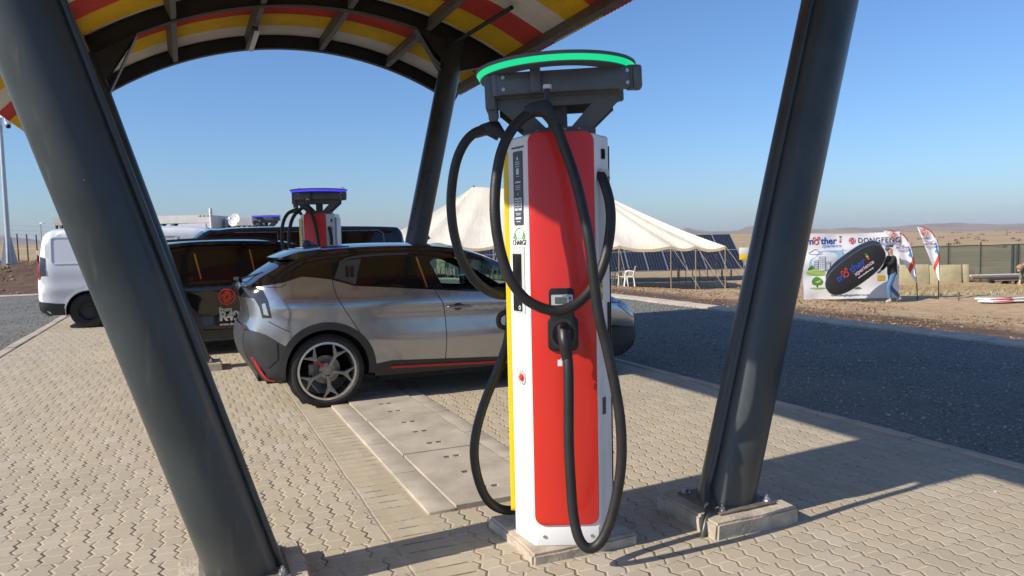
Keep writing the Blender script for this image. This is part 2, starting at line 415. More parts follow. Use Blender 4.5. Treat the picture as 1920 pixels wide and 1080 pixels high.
# loose stones lying on the gravel and along its edges
def stones(name,n,area,z,smin,smax,mat,kind='stuff',seed=3,keep=None):
    r=random.Random(seed); g=Geo()
    b=bmesh.new(); bmesh.ops.create_icosphere(b,subdivisions=1,radius=1); base=[v.co.copy() for v in b.verts]; fs=[[v.index for v in f.verts] for f in b.faces]; b.free()
    for _ in range(n):
        u=r.uniform(area[0],area[1]); v=r.uniform(area[2],area[3])
        if keep and not keep(u,v): continue
        s=r.uniform(smin,smax)*(1 if r.random()<.85 else 1.5); q=Matrix.Rotation(r.uniform(0,6.3),3,'Z')@Matrix.Rotation(r.uniform(-.6,.6),3,'X')
        sc=Vector((r.uniform(.7,1.4),r.uniform(.6,1.1),r.uniform(.45,.8)))*s
        zz=z(u,v) if callable(z) else z
        g.add([q@Vector((p.x*sc.x*(1+.25*mn.noise(p*2+Vector((u,v,0)))),p.y*sc.y,p.z*sc.z))+Vector((u,v,zz+sc.z*.25)) for p in base],fs)
    return tag(g.obj(name,mat,smooth=0,rz=A),kind=kind)
t=NT('loose_stone'); gi=t.noise(t.pos(),22,1); t.bsdf(t.mix(t.rng(gi,.3,.7),(.13,.135,.13),(.42,.41,.375)),.9); m_stone=t.m
stones('gravel',9000,(5.05,10.3,2.5,15),-.022,.006,.013,m_stone)
stones('gravel',5000,(-8,-2.75,12,28),-.022,.007,.016,m_stone,seed=5)
stones('gravel',260,(3.9,4.95,2.5,13),.0,.004,.011,m_stone,seed=21)
stones('gravel',160,(-2.5,4.9,2.5,16),.0,.003,.008,m_stone,seed=22)
t=NT('soil_clod'); gi=t.noise(t.pos(),9,2); t.bsdf(t.mix(t.rng(gi,.3,.7),(.11,.065,.036),(.34,.225,.13)),.95); m_clod=t.m
def gzuv(u,v): p=W(u,v); return gz(p.x,p.y)
stones('soil_clods',9000,(11.2,20,4,32),gzuv,.010,.032,m_clod,seed=9,keep=lambda u,v: mn.noise((u*.35,v*.35,2))>-.25)
stones('soil_clods',2500,(-22,2,30.8,41),gzuv,.02,.08,m_clod,seed=11,keep=lambda u,v: mn.noise((u*.3,v*.3,5))>-.1)
# kerbs
m_kerb=M('kerb_concrete',(.47,.40,.32),.85,0,.22,2.5,.25,60)
def kerb_strip(p0,p1,prof,seg,gap=.012):
    """pieces end to end along a line in site space; prof = (across,z) with across growing outwards"""
    g=Geo(); d=Vector((p1[0]-p0[0],p1[1]-p0[1],0)); Ln=d.length; d/=Ln; nrm=Vector((d.y,-d.x,0)); n=int(Ln/seg)
    for i in range(n):
        a=Vector((*p0,0))+d*(i*seg+gap/2); b=Vector((*p0,0))+d*((i+1)*seg-gap/2); j=rnd.uniform(-.004,.004); k=len(prof)
        vs=[a+nrm*(q+j)+Vector((0,0,z+j)) for q,z in prof]+[b+nrm*(q+j)+Vector((0,0,z+j)) for q,z in prof]
        g.add(vs,[(c,(c+1)%k,k+(c+1)%k,k+c) for c in range(k)]+[tuple(range(k-1,-1,-1)),tuple(range(k,2*k))])
    return g
kp=[(0,-.12),(0,-.02),(.03,-.010),(.26,.014),(.30,.016),(.33,.012),(.33,-.12)]
g=kerb_strip((10.35,-2),(10.35,27.2),kp,1.0)
kc=[(10.35-3+3*cos(t),27.2+3*sin(t)) for t in [R(q) for q in range(0,91,15)]]
for a,b in zip(kc[:-1],kc[1:]): g.join(kerb_strip(a,b,kp,math.dist(a,b)*.999))
g.join(kerb_strip((7.35,30.2),(-24,30.2),kp,1.0))
tag(g.obj('kerb',m_kerb,smooth=20,rz=A),kind='structure')
ep=[(0,-.1),(0,.004),(.012,.012),(.088,.012),(.1,.004),(.1,-.1)]
g=kerb_strip((4.94,-6),(4.94,17.5),ep,.9); g.join(kerb_strip((-2.57,20.4),(-2.57,-6),[(q*1.6,z) for q,z in ep],.9))
tag(g.obj('paving_edging',m_kerb,smooth=20,rz=A),kind='structure')
# drain channel with lift-out covers
m_cover=M('trench_cover_concrete',(.42,.37,.30),.88,0,.25,3.,.35,90)
g=Geo()
for (a,b) in ((1.21,1.375),(1.985,2.15)):
    v=4.05
    while v<9.9:
        l=min(.8,9.95-v); g.box(((a+b)/2,v+l/2,-.04),(b-a,l-.008,.115),bev=.006); v+=.8
tag(g.obj('channel_edging',m_cover,smooth=30,rz=A),kind='structure')
def cover_geo(l,holes):
    g=Geo(); b=bmesh.new()
    # slab as a grid with hand-hole pits
    xs=[-.3,-.075,-.06,-.012,.012,.06,.075,.3]; ys=[-l/2]
    for h in holes: ys+=[h-.022,h+.022]
    ys+=[l/2]
    top={}
    for i,x in enumerate(xs):
        for j,y in enumerate(ys): top[i,j]=b.verts.new((x,y,.03))
    for i in range(len(xs)-1):
        for j in range(len(ys)-1):
            pit=(i in(1,2,4,5)) and (j%2==1)
            if i in (2,4) and pit or (i in (1,5) and pit and False):
                fl=[b.verts.new(v.co-Vector((0,0,.045))) for v in (top[i,j],top[i+1,j],top[i+1,j+1],top[i,j+1])]
                tp=[top[i,j],top[i+1,j],top[i+1,j+1],top[i,j+1]]
                b.faces.new(fl)
                for k in range(4): b.faces.new((tp[k],tp[(k+1)%4],fl[(k+1)%4],fl[k]))
            else: b.faces.new((top[i,j],top[i+1,j],top[i+1,j+1],top[i,j+1]))
    n=len(xs)-1;m=len(ys)-1
    ringv=[top[i,0] for i in range(n+1)]+[top[n,j] for j in range(1,m+1)]+[top[i,m] for i in range(n-1,-1,-1)]+[top[0,j] for j in range(m-1,0,-1)]
    lo=[b.verts.new(v.co-Vector((0,0,.1))) for v in ringv]
    for k in range(len(ringv)): b.faces.new((ringv[k-1],ringv[k],lo[k],lo[k-1]))
    bmesh.ops.recalc_face_normals(b,faces=b.faces[:])
    return g.bm(b)
cl=1.165; first=None
labs=['concrete trench cover nearest the red charger, at the open end of the channel','concrete trench cover, second from the open end of the channel','concrete trench cover half in the shade of the grey car','concrete trench cover deep in the shade under the grey car','concrete trench cover farthest along the channel beyond the grey car']
for i in range(5):
    if first is None:
        o=cover_geo(cl-.014,(-.35,.0,.38)).obj('trench_cover',m_cover,smooth=0); first=o
    else: o=first.copy(); COL.objects.link(o)
    o.location=W(1.68,4.05+cl*(i+.5),.004*rnd.random()); o.rotation_euler.z=A+rnd.uniform(-.003,.003)+(pi if i==1 else 0)
    tag(o,labs[i],'trench cover','concrete covers of the drain channel')

# ------------------------------------------------------------------ canopies
def sheet_mat(name,col):
    t=NT(name); p=t.obj(); n=t.noise(p,2.5,4); k=t.rng(n,.25,.75,.86,1.06)
    c=t.mix(1.,col,t.comb(k,k,k),'MULTIPLY')
    t.bsdf(c,.42); return t.m
m_sheet=[sheet_mat('white_roof_sheet',(.74,.70,.64)),sheet_mat('yellow_roof_sheet',(.80,.50,.012)),sheet_mat('red_roof_sheet',(.58,.055,.035))]
m_plate=M('dusty_base_plate',(.17,.15,.12),.8,.1,.4,12)
def canopy(uc,vend,n_sheet,halfl,half,zap,Rl,posts,label,lowrows=0,lowhalf=0):
    """barrel roof: arches in the u direction, sheets curved over them; posts=[(row v, foot u, slope)]"""
    root=thing('canopy',label,'canopy',W(uc,vend,0),A)
    zc=zap-Rl; D=.20
    def arc(u,extra=0.): return zc+math.sqrt((Rl+extra)**2-u*u)
    def pol(a,r): return (r*sin(a),zc+r*cos(a))
    amax=math.asin(half/(Rl+D+.03)); amin=-math.asin(halfl/(Rl+D+.03))
    sw=.62
    for i in range(n_sheet):     # corrugated sheets, one colour each, from the far end towards the near end
        g=Geo(); rows_=[]; v0=-i*sw; nv=8*6+1
        for k in range(25):
            a0=amin if i>=lowrows and i!=15 else -math.asin(3.33/(Rl+D+.03)) if i==15 else -math.asin(lowhalf/(Rl+D+.03)); a=a0+(amax-a0)*k/24; rr=[]  # one near sheet lengthened down the left eave, added to shade the charger
            for j in range(nv):
                v=v0-(sw+.012)*j/(nv-1); r=Rl+D+.016+.0105*cos(2*pi*(v/ .0775))+(.003 if i%2 else 0)
                x,z=pol(a,r); rr.append((x,v,z))
            rows_.append(rr)
        top=len(g.v); g.grid(rows_)
        # sheet thickness: a second skin a little above
        rows2=[[ (x*(1+.0022/Rl),v,z+.0022) for x,v,z in rr] for rr in rows_]; g.grid(rows2,flip=True)
        c=g.obj('roof_sheet',m_sheet[i%3],root,smooth=50)
        c['label']=['white','yellow','red'][i%3]+' corrugated roof sheet'
    def archring(v,wd,r0,r1,a0,a1,g,n=40):
        pr=[]
        for k in range(n+1):
            a=a0+(a1-a0)*k/n
            pr.append([(pol(a,r)[0],v+s*wd/2,pol(a,r)[1]) for r,s in ((r0,-1),(r1,-1),(r1,1),(r0,1))])
        g.grid(pr,close=True,flip=True); g.add(pr[0]+pr[-1],[(0,1,2,3),(7,6,5,4)])
    ln=n_sheet*sw
    rowsv=sorted(set([p[0] for p in posts]),reverse=True)
    for v in [-.05]+rowsv+[-ln+.05]:
        g=Geo(); aa=amax*.985; ab=amin*.985
        archring(v,.012,Rl+.012,Rl+D-.012,ab,aa,g)           # web
        archring(v,.12,Rl,Rl+.012,ab,aa,g); archring(v,.12,Rl+D-.012,Rl+D,ab,aa,g)   # flanges
        g.obj('arch',m_steel_dark,root,smooth=40)
    # purlins between the arches, along v
    arcs=[-.05]+rowsv+[-ln+.05]
    for u in [-halfl*.93]+[half*q for q in (-.70,-.305,.108,.51,.913)]:
        a=math.asin(u/(Rl+.12)); x,z=pol(a,Rl+.11)
        g=Geo(); mx=Matrix.Translation((x,0,z))@Matrix.Rotation(a,4,'Y')
        for v0,v1 in zip(arcs[:-1],arcs[1:]):
            m=(v0+v1)/2; l=abs(v1-v0)-.125
            g.box((0,m,0),(.006,l,.19),mx=mx); g.box((.035,m,.092),(.064,l,.006),mx=mx); g.box((.035,m,-.092),(.064,l,.006),mx=mx); g.box((.064,m,-.08),(.006,l,.018),mx=mx)
        g.obj('purlin',m_purlin,root,smooth=0)
    zb=.04
    for (pv,fu,sl) in posts:
        du=fu-uc; zt=2.
        for _ in range(20): zt=arc(min(max(du+sl*(zt),-halfl),half))+.02
        zt+=.03
        f=lambda z:(du+sl*z,pv,z)
        g=Geo(); g.cyl(f(zb),f(zt),.155,n=40)
        po=g.obj('post',m_post,root,smooth=60)
        b=Geo(); b.box((du+sl*.1,pv,.0975),(.38,.38,.012),bev=.003)
        bp=b.obj('base_plate',m_plate,po,smooth=30)
        for sx in(-1,1):
            for sy in(-1,1):
                b=Geo()
                c=(du+sl*.1+sx*.155,pv+sy*.155,.104); b.cyl(c,(c[0],c[1],.109),.024,n=20); b.cyl((c[0],c[1],.109),(c[0],c[1],.126),.016,n=6); b.cyl((c[0],c[1],.12),(c[0],c[1],.140),.008,n=10)
                b.obj('anchor_bolt',m_bolt,po,smooth=30)
        # gusset plates up to the arch, on both sides of the post head
        gs=Geo()
        for s in(-1,1):
            x0,_,z0=f(zt-.44); xe=x0+s*.55+sl*.3
            xe=max(min(xe,half*.97),-halfl*.97)
            for dy in(-.075,.075):
                poly=[(x0,z0),(xe,arc(xe)-.002),(x0+sl*.5,arc(x0+sl*.5))]
                gs.prism(poly,.01,Matrix.Translation((0,pv+dy,0))@FRONT,z0=-.005)
            a=Vector((x0+s*.14,pv,z0+.02)); b_=Vector((xe,pv,arc(xe)-.012)); d=b_-a
            gs.box((0,0,0),(d.length,.16,.012),mx=Matrix.Translation((a+b_)/2)@Matrix.Rotation(-math.atan2(d.z,d.x),4,'Y'))
        gs.obj('gusset',m_steel_dark,po,smooth=0)
    return root,arc
PO=[(3.56,.205,-.300),(3.3,2.69,.27),(10.3,.10,-.29),(10.3,2.64,.235)]
VE=12.68
root,arcf=canopy(1.85,VE,19,3.10,2.75,4.70,5.0,[(v-VE,u,s) for v,u,s in PO],'striped barrel roof canopy on four charcoal posts above the red charger',8,3.86)
def conduit(pts,n): 
    g=Geo(); g.tube(pts,.016,n=10,smooth=4); g.obj('conduit',m_post,root,smooth=50); return
def onpost(i,z,ang,r=.172):
    v,u,s=PO[i]; return (u-1.85+s*z+r*cos(ang),v-VE+r*sin(ang),z)
a=R(192); conduit([onpost(1,4.2,a),onpost(1,2.5,a),onpost(1,1.2,a),onpost(1,.35,a),onpost(1,.2,a,.19),onpost(1,.125,R(205),.24),onpost(1,.105,R(212),.30),onpost(1,.04,R(214),.335),onpost(1,-.02,R(214),.34)],0)
a=R(-20); conduit([onpost(0,3.6,a),onpost(0,2.5,a),onpost(0,1.2,a),onpost(0,.35,a),onpost(0,.09,a)],0)
# wire loops on top of the post head at the far left
g=Geo()
for k in range(4):
    g.tube([(-3.02+.05*k,-2.5,4.02),(-3.0+.06*k,-2.52,4.15),(-2.92+.07*k,-2.5,4.19),(-2.83+.08*k,-2.48,4.13),(-2.78+.09*k,-2.5,4.04)],.006,n=6)
g.xf(Matrix.Translation((.12,0,-.12))).obj('wire_loops',m_rubber,root,smooth=40)
# concrete footings under the posts
def footing_geo(w,h,seed):
    g=Geo(); b=bmesh.new(); bmesh.ops.create_cube(b,size=1); bmesh.ops.scale(b,vec=(w,w*.96,h),verts=b.verts); bmesh.ops.bevel(b,geom=b.edges[:],offset=.012,segments=2,affect='EDGES')
    bmesh.ops.subdivide_edges(b,edges=b.edges[:],cuts=3,use_grid_fill=True)
    for v in b.verts: v.co+=Vector((mn.noise(v.co*9+Vector((seed,0,0))),mn.noise(v.co*9+Vector((0,seed,3))),mn.noise(v.co*9+Vector((5,0,seed)))*.5))*.014
    return g.bm(b)
fl=['rough concrete footing under the post beside the gravel road, right of the red charger','rough concrete footing under the nearest post at the bottom edge','rough concrete footing under the post behind the grey car roof','rough concrete footing under the thin far post left of the grey car']
for k,(i,l) in enumerate(zip((1,0,3,2),fl)):
    v,u,s=PO[i]; o=footing_geo(.56,.14,k*3.1).obj('footing',m_conc,smooth=40,loc=W(u+s*.1,v,.02),rz=A); tag(o,l,'footing','concrete post footings')
# strip light under the second purlin
lt=thing('strip_light','white strip light hanging under a purlin of the striped canopy','light',W(1.85-.84+.0,VE-1.15,4.53),A)
g=Geo(); g.box((0,0,0),(.085,1.15,.06),bev=.008); g.obj('housing',M('light_housing',(.05,.05,.05),.5),lt)
g=Geo(); g.box((.03,0,-.035),(.07,1.12,.03),bev=.01); g.obj('diffuser',M('light_diffuser',(.75,.76,.78),.3),lt)

for q in(-.45,.45): g=Geo(); g.cyl((0,q,.03),(0,q,.11),.008); g.obj('hanger',m_bolt,lt)
g=Geo(); g.tube([(3.52-1.85,10.25-VE,4.30),(3.82-1.85,8.6-VE,4.42)],.028,n=8,smooth=1); g.obj('knee_brace',m_steel_dark,root,smooth=40)

# ------------------------------------------------------------------ chargers
m_red=M('red_panel_paint',(.65,.028,.016),.34,0,.05,3,Coat_Weight=.25)
m_yel=M('yellow_panel_paint',(.80,.58,.01),.35,0,.05,3)
m_body=M('white_charger_paint',(.74,.74,.74),.36,0,.06,3)
m_head=M('slate_head_paint',(.085,.10,.118),.42,0,.1,8)
m_under=M('grey_brown_bracket_paint',(.085,.083,.08),.5,0,.1,8)
m_dark=M('graphite_label',(.05,.065,.08),.4,0,.05,5)
m_lbl=M('pale_label_print',(.55,.60,.66),.5,0,.05,5)
m_grn=M('green_print',(.08,.42,.08),.5,0,.02)
m_txt=M('dark_print',(.03,.03,.035),.5,0,.02)
m_lcd=M('lcd_screen',(.10,.13,.14),.12,0,.05)
m_scr=M('touch_screen_glass',(.012,.014,.016),.06,0,.05)
m_ylab=M('yellow_warning_label',(.80,.52,.02),.4,0,.05)
m_blue=M('blue_button',(.02,.10,.42),.4)
m_greyp=M('light_grey_plastic',(.52,.53,.53),.4,0,.05)
m_metal=M('bright_metal',(.75,.74,.72),.22,.95,.1,20)
FX=(-.165,.160)   # front face corners
# plan of the column: front face, angled left and right corners, straight back
PLAN=[(FX[0],-.25),(FX[1],-.25),(.196,-.17),(.240,-.11),(.240,.22),(.17,.27),(-.19,.27),(-.262,.20),(-.262,-.078)]
def lface(t,z): # point on the left corner face: t 0 (front edge) .. 1
    return (-.165+t*(-.0922),-.25+t*.1635,z)
LROT=math.atan2(-.172,.097)   # heading of that face
def charger(label,ringmat,loc,slab=True,detail=True):
    root=thing('ev_charger',label,'EV charger',loc,0,'red charging columns in a row')
    g=Geo(); b=bmesh.new(); fs=b.faces.new([b.verts.new((x,y,.05)) for x,y in PLAN]); e=bmesh.ops.extrude_face_region(b,geom=[fs]); bmesh.ops.translate(b,vec=(0,0,2.03),verts=[v for v in e['geom'] if isinstance(v,bmesh.types.BMVert)])
    bmesh.ops.recalc_face_normals(b,faces=b.faces[:])
    bmesh.ops.bevel(b,geom=[ed for ed in b.edges if min(v.co.z for v in ed.verts)>2.],offset=.022,segments=3,affect='EDGES',profile=.5)
    bmesh.ops.bevel(b,geom=[ed for ed in b.edges if abs(ed.verts[0].co.z-ed.verts[1].co.z)>1],offset=.012,segments=3,affect='EDGES',profile=.5)
    g.bm(b)
    body=g.obj('body',m_body,root,smooth=35)
    g=Geo(); g.prism(rrect(.318,1.93,.05,6,-.007,1.122),.012,face(0,-.2495,0),bev=.004)
    fp=g.obj('front_panel',m_red,root,smooth=35)
    g=Geo(); g.prism(rrect(.27,1.86,.03,5,-.06,1.09),.024,Matrix.Translation((-.2615,0,0))@Matrix.Rotation(R(-90),4,'Z')@FRONT,bev=.004)
    g.obj('side_panel',m_yel,root,smooth=35)
    g=Geo(); g.prism(rrect(.27,1.86,.03,5,.085,1.10),.014,Matrix.Translation((.2395,0,0))@Matrix.Rotation(R(90),4,'Z')@FRONT,bev=.004)
    g.obj('rear_side_panel',M('grey_panel_paint',(.62,.63,.64),.36,0,.06,3),root,smooth=35)
    # kick plate
    g=Geo(); g.box((-.003,-.2515,.10),(.305,.006,.092),bev=.002)
    for sx in(-.12,.115): g.cyl((sx,-.2545,.10),(sx,-.2595,.10),.008,n=12,mi=1)
    g.obj('kick_plate',[m_body,m_bolt],root,smooth=35)
    # connector bay: black plate, display, recess, plug
    g=Geo(); g.prism(rrect(.122,.145,.018,5,-.017,1.262),.008,face(0,-.2615,0),bev=.003); g.prism(rrect(.148,.17,.03,5,-.012,1.112),.012,face(0,-.2615,0),bev=.004)
    g.box((-.015,-.2645,1.19),(.115,.006,.07))
    bay=g.obj('connector_bay',m_black,root,smooth=35)
    g=Geo(); g.prism(rrect(.105,.062,.006,3,-.014,1.272),.004,face(0,-.2690,0)); g.prism(rrect(.058,.032,.003,2,-.020,1.276),.002,face(0,-.2728,0),mi=1)
    for k in range(2): g.prism(rrect(.011,.011,.002,2,.024,1.285-.018*k),.003,face(0,-.2728,0),mi=2)
    g.prism(rrect(.026,.004,.001,1,.0,1.297),.001,face(0,-.2728,0),mi=3)
    g.obj('meter_display',[m_greyp,m_lcd,m_blue,m_txt],bay,smooth=35)
    g=Geo(); ring_poly(g,.052,.066,face(-.012,-.2735,1.112)@Matrix.Scale(1.12,4,(0,1,0)),.010,n=32); g.obj('socket_rim',M('socket_rim_plastic',(.03,.03,.032),.3),bay,smooth=40)
    # left corner: screen, information label, logo, red stop button
    mxl=lambda t,z,s=1.: Matrix.Translation(Vector(lface(t,z))+Vector((-.0015*.88,-.0015*.47,0)))@Matrix.Rotation(LROT,4,'Z')@FRONT@Matrix.Scale(s,4)
    g=Geo(); w_=.17
    g.prism(rrect(.088,.36,.006,3),.003,mxl(.5,1.825))
    for (dz,ww,hh) in ((.145,.014,.016),(.128,.04,.004),(.118,.046,.004),(.106,.04,.004),(.082,.026,.030),(.058,.03,.003),(.030,.052,.008),(.012,.05,.003),(.004,.044,.003),(-.005,.048,.003),(-.028,.006,.010)):
        g.prism(rrect(ww,hh,.001,1,0,dz),.001,mxl(.5,1.825)@Matrix.Translation((0,0,.003)),mi=1)
    for sx in(-.019,.019):
        g.prism(rrect(.032,.062,.002,1,sx,-.078),.001,mxl(.5,1.825)@Matrix.Translation((0,0,.003)),mi=1)
        for k in range(4): g.prism(rrect(.022,.006,.001,1,sx,-.058-.012*k),.001,mxl(.5,1.825)@Matrix.Translation((0,0,.004)),mi=0)
    for (dz,ww,hh) in ((-.122,.052,.003),(-.130,.046,.003),(-.147,.056,.010),(-.163,.04,.004)):
        g.prism(rrect(ww,hh,.001,1,0,dz),.001,mxl(.5,1.825)@Matrix.Translation((0,0,.003)),mi=1)
    g.obj('information_label',[m_dark,m_lbl],root,smooth=0)
    g=Geo(); mx=mxl(.5,1.575)
    text_geo(g,'CHARGE',.036,mx@Matrix.Translation((0,-.018,.001)),0,spacing=.95)
    arcp=[(.052*cos(R(a)),.008+.047*sin(R(a))) for a in range(18,163,8)]; arcp=[(-.058,.004),(-.05,.022)]+arcp[::-1]+[(.05,.022),(.058,.004)]
    g.tube([mx@Vector((x,y,.0015)) for x,y in arcp],.0016,n=5,mi=1,smooth=3)
    for sx in(-.04,.04):
        ring_poly(g,.006,.011,mx@Matrix.Translation((sx,.008,0)),.002,1,18); g.prism([(sx-.006,.018),(sx+.007,.018),(sx,.033)],.002,mx,mi=1)
    g.tube([mx@Vector((-.026,.003,.0015)),mx@Vector((.026,.003,.0015))],.0012,n=5,mi=1,smooth=1)
    g.obj('logo',[m_txt,m_grn],root,smooth=0); g=Geo()
    text_geo(g,'www.chargesa.co',.017,mxl(.5,2.025)@Matrix.Translation((0,0,.001)),0)
    g.obj('web_address',[m_txt],root,smooth=0)
    g=Geo(); g.prism(rrect(.115,.33,.004,2),.003,mxl(.56,1.375)); g.prism(rrect(.085,.285,.003,2),.002,mxl(.62,1.36)@Matrix.Translation((0,0,.0035)),mi=1)
    ring_poly(g,.006,.011,mxl(.5,1.235)@Matrix.Translation((0,0,.006)),.001,2,16)
    g.obj('screen',[m_greyp,m_scr,m_lbl],root,smooth=0)
    g=Geo(); mx=mxl(.5,.885); ring_poly(g,0.022,.036,mx,.004,0,28); g.prism(circ(.035,28),.001,mx,mi=0); g.prism(circ(.016,20),.012,mx,mi=1,bev=.003)
    for k in range(10): a=k*pi/5; g.prism(rrect(.005,.003,.001,1,.0315*cos(a),.0315*sin(a)),.0012,mx@Matrix.Translation((0,0,.0042)),mi=2)
    g.obj('stop_button',[M('stop_button_collar',(.60,.57,.54),.3,.2),m_red,m_txt],root,smooth=30)
    g=Geo()
    for (x0,x1,z0,z1) in ((.09,.92,1.02,1.21),):
        pts=[lface(x0,z0),lface(x1,z0),lface(x1,z1),lface(x0,z1),lface(x0,z0)]
        g.tube([Vector(p)+Vector((-.0005,-.0003,0)) for p in pts],.0011,n=4,smooth=1)
    g.obj('access_flap_seam',m_greyp,root,smooth=0)
    # right corner: camera window, holster, warning labels
    def rpt(x): 
        # y on the right corner face
        return -.25+(x-.160)/(.196-.160)*.08 if x<.196 else -.17+(x-.196)/(.044)*.06
    rr=math.atan2(.08,.036)
    mr=lambda x,z,off=.0015: Matrix.Translation((x+off*.9,rpt(x)-off*.4,z))@Matrix.Rotation(rr*.86,4,'Z')@FRONT
    g=Geo(); g.prism(rrect(.034,.05,.006,3),.004,mr(.205,1.985)); g.obj('camera_window',m_scr,root,smooth=30)
    hg=Geo(); mx=mr(.186,1.89); hg.prism(rrect(.075,.035,.008,3),.03,mx); hg.prism(rrect(.055,.02,.006,3,0,-.022),.045,mx@Matrix.Rotation(R(12),4,'X'),mi=1)
    hg.prism(rrect(.085,.44,.03,4,.0,-.27),.004,mx)
    hol=hg.obj('cable_holster',[m_greyp,m_metal],root,smooth=30)
    g=Geo()
    for k in range(3):
        mx=mr(.178,1.392-.052*k,.003); g.prism(rrect(.042,.045,.003,2),.001,mx)
        g.prism([(-.018,-.010),(-.002,-.010),(-.010,.006)],.001,mx@Matrix.Translation((0,.004,.0012)),mi=1)
        for q in range(3): g.prism(rrect(.015,.004,.001,1,.010,.008-.008*q),.001,mx@Matrix.Translation((0,0,.0012)),mi=1)
    g.obj('warning_label',[m_ylab,m_txt],root,smooth=0)
    g=Geo(); mx=mr(.190,.735,.002); g.prism(rrect(.042,.085,.002,2),.001,mx)
    for q in range(7): g.prism(rrect(.030 if q%2 else .024,.003,.0005,1,0,.032-.0105*q),.0008,mx@Matrix.Translation((0,0,.001)),mi=1)
    g.obj('rating_plate',[m_txt,M('plate_print',(.2,.2,.2),.5)],root,smooth=0)
    g=Geo(); g.prism(rrect(.018,.30,.004,2),.006,mr(.226,1.10,.001)); g.obj('side_grip',m_black,root,smooth=30)
    g=Geo(); g.tube([(.2425,-.095,.12),(.2425,-.095,2.03)],.004,n=6,smooth=1); g.obj('panel_gap',m_liner,root,smooth=0)
    # head: bracket, swing bars, light ring
    head=bpy.data.objects.new('cable_head',None); COL.objects.link(head); head.parent=root; head.location=(0,0,2.08); head.rotation_euler=(0,R(-1.7),R(-2))
    hd=Geo()
    hd.box((0,.0,.015),(.36,.30,.03),bev=.004)
    for y in(-.13,.14):
        mx=Matrix.Translation((0,y,0))@FRONT
        for s in(-1,1):
            pl=[(.15*s,.02),(.30*s,.155),(.30*s,.185),(.20*s,.185),(.055*s,.035),(.055*s,.02)]
            hd.prism(pl,.016,mx,z0=-.008)
        hd.prism([(-.30,.15),(.30,.15),(.30,.195),(-.30,.195)],.014,mx,z0=-.007); hd.prism([(-.17,.0),(.17,.0),(.17,.045),(-.17,.045)],.013,mx,z0=-.0065)
    hd.cyl((0,0,.02),(0,0,.20),.05,n=24)
    hd.box((0,0,.205),(.62,.30,.02),bev=.004)
    hd.obj('bracket',m_under,head,smooth=30)
    for sx in(-.11,-.04,.03,.10): g=Geo(); g.cyl((sx,-.137,.025),(sx,-.146,.025),.009,n=10); g.obj('bolt',m_bolt,head,smooth=30)
    for x,y,z in ((-.262,-.205,.285),(-.262,-.205,.228),(.338,-.205,.285),(.338,-.205,.228)): g=Geo(); g.cyl((x,y+.012,z),(x,y-.004,z),.009,n=12); g.obj('bolt',m_bolt,head,smooth=30)
    g=Geo(); g.box((.03,-.175,.257),(.64,.055,.105),bev=.006); g.box((-.105,-.195,.265),(.05,.075,.125),bev=.005)     # front bar with its cable block
    g.cyl((-.295,-.175,.20),(-.295,-.175,.31),.027,n=20); g.box((.388,-.165,.256),(.045,.075,.115),bev=.014); g.cyl((.36,-.165,.20),(.36,-.165,.315),.024,n=20)
    g.obj('front_arm',m_head,head,smooth=35)
    g=Geo(); g.box((-.33,-.02,.225),(.05,.33,.165),bev=.006); g.box((-.322,-.12,.155),(.045,.06,.12),bev=.005)
    g.box((.05,.17,.257),(.62,.055,.10),bev=.006)
    g.obj('side_arm',m_head,head,smooth=35)
    # light ring: top lid, glowing conical band, dark underside
    rz_=.340; g=Geo()
    g.lathe([(.30,rz_+.012),(.405,rz_+.012),(.407,rz_+.002),(.40,rz_-.004),(.30,rz_-.004)],64,closed=True)
    g.lathe([(.386,rz_-.028),(.383,rz_-.034),(.29,rz_-.034),(.29,rz_-.026)],64,closed=True)
    for a in range(6): g.box((.31*cos(a*pi/3+.5),.31*sin(a*pi/3+.5),rz_-.015),(.03,.03,.026))
    for a in (R(35),R(215),R(-28),R(152)): g.cyl((.32*cos(a),.32*sin(a),rz_-.10),(.32*cos(a),.32*sin(a),rz_-.028),.012,n=10)
    for a in (R(150),R(20)):
        q=Vector((.35*cos(a),.35*sin(a),rz_+.01)); g.tube([q+Vector((-.022,0,0)),q+Vector((-.02,0,.028)),q+Vector((0,0,.042)),q+Vector((.02,0,.028)),q+Vector((.022,0,0))],.004,n=6)
    rg=g.obj('ring',m_head,head,smooth=35)
    g=Geo(); g.lathe([(.401,rz_-.004),(.387,rz_-.029),(.379,rz_-.029),(.393,rz_-.004)],64,closed=True); g.obj('light_band',ringmat,rg,smooth=40)
    # clamps and cables
    def clamp(c,roll,nm='cable_clamp'):
        q=Geo(); mx=Matrix.Translation(c)@FRONT@Matrix.Rotation(roll,4,'Z')
        q.prism([(-.088,-.028),(-.03,-.004),(.03,-.012),(.072,-.048),(.082,-.018),(.02,.062),(-.012,.066),(-.07,.038),(-.09,.02)],.062,mx,z0=-.031,bev=.008)
        top=mx@Vector((.002,.06,0)); q.cyl(top,(top.x+.005,top.y,top.z+.075),.0125,n=12); q.cyl((top.x+.005,top.y,top.z+.062),(top.x+.005,top.y,top.z+.08),.02,n=12,mi=1)
        q.obj(nm,[m_black,m_greyp],root,smooth=30)
    rc=.0245
    CA=[(-.095,-.345,2.165),(-.155,-.35,2.158),(-.233,-.37,2.090),(-.288,-.39,1.985),(-.318,-.40,1.844),(-.326,-.41,1.697),(-.310,-.41,1.549),(-.266,-.41,1.40),(-.194,-.40,1.298),(-.095,-.39,1.245),(-.003,-.39,1.246),(.083,-.37,1.295),(.151,-.34,1.382),(.198,-.31,1.499),(.222,-.29,1.626),(.222,-.27,1.742),(.196,-.235,1.856),(.178,-.20,1.885)]
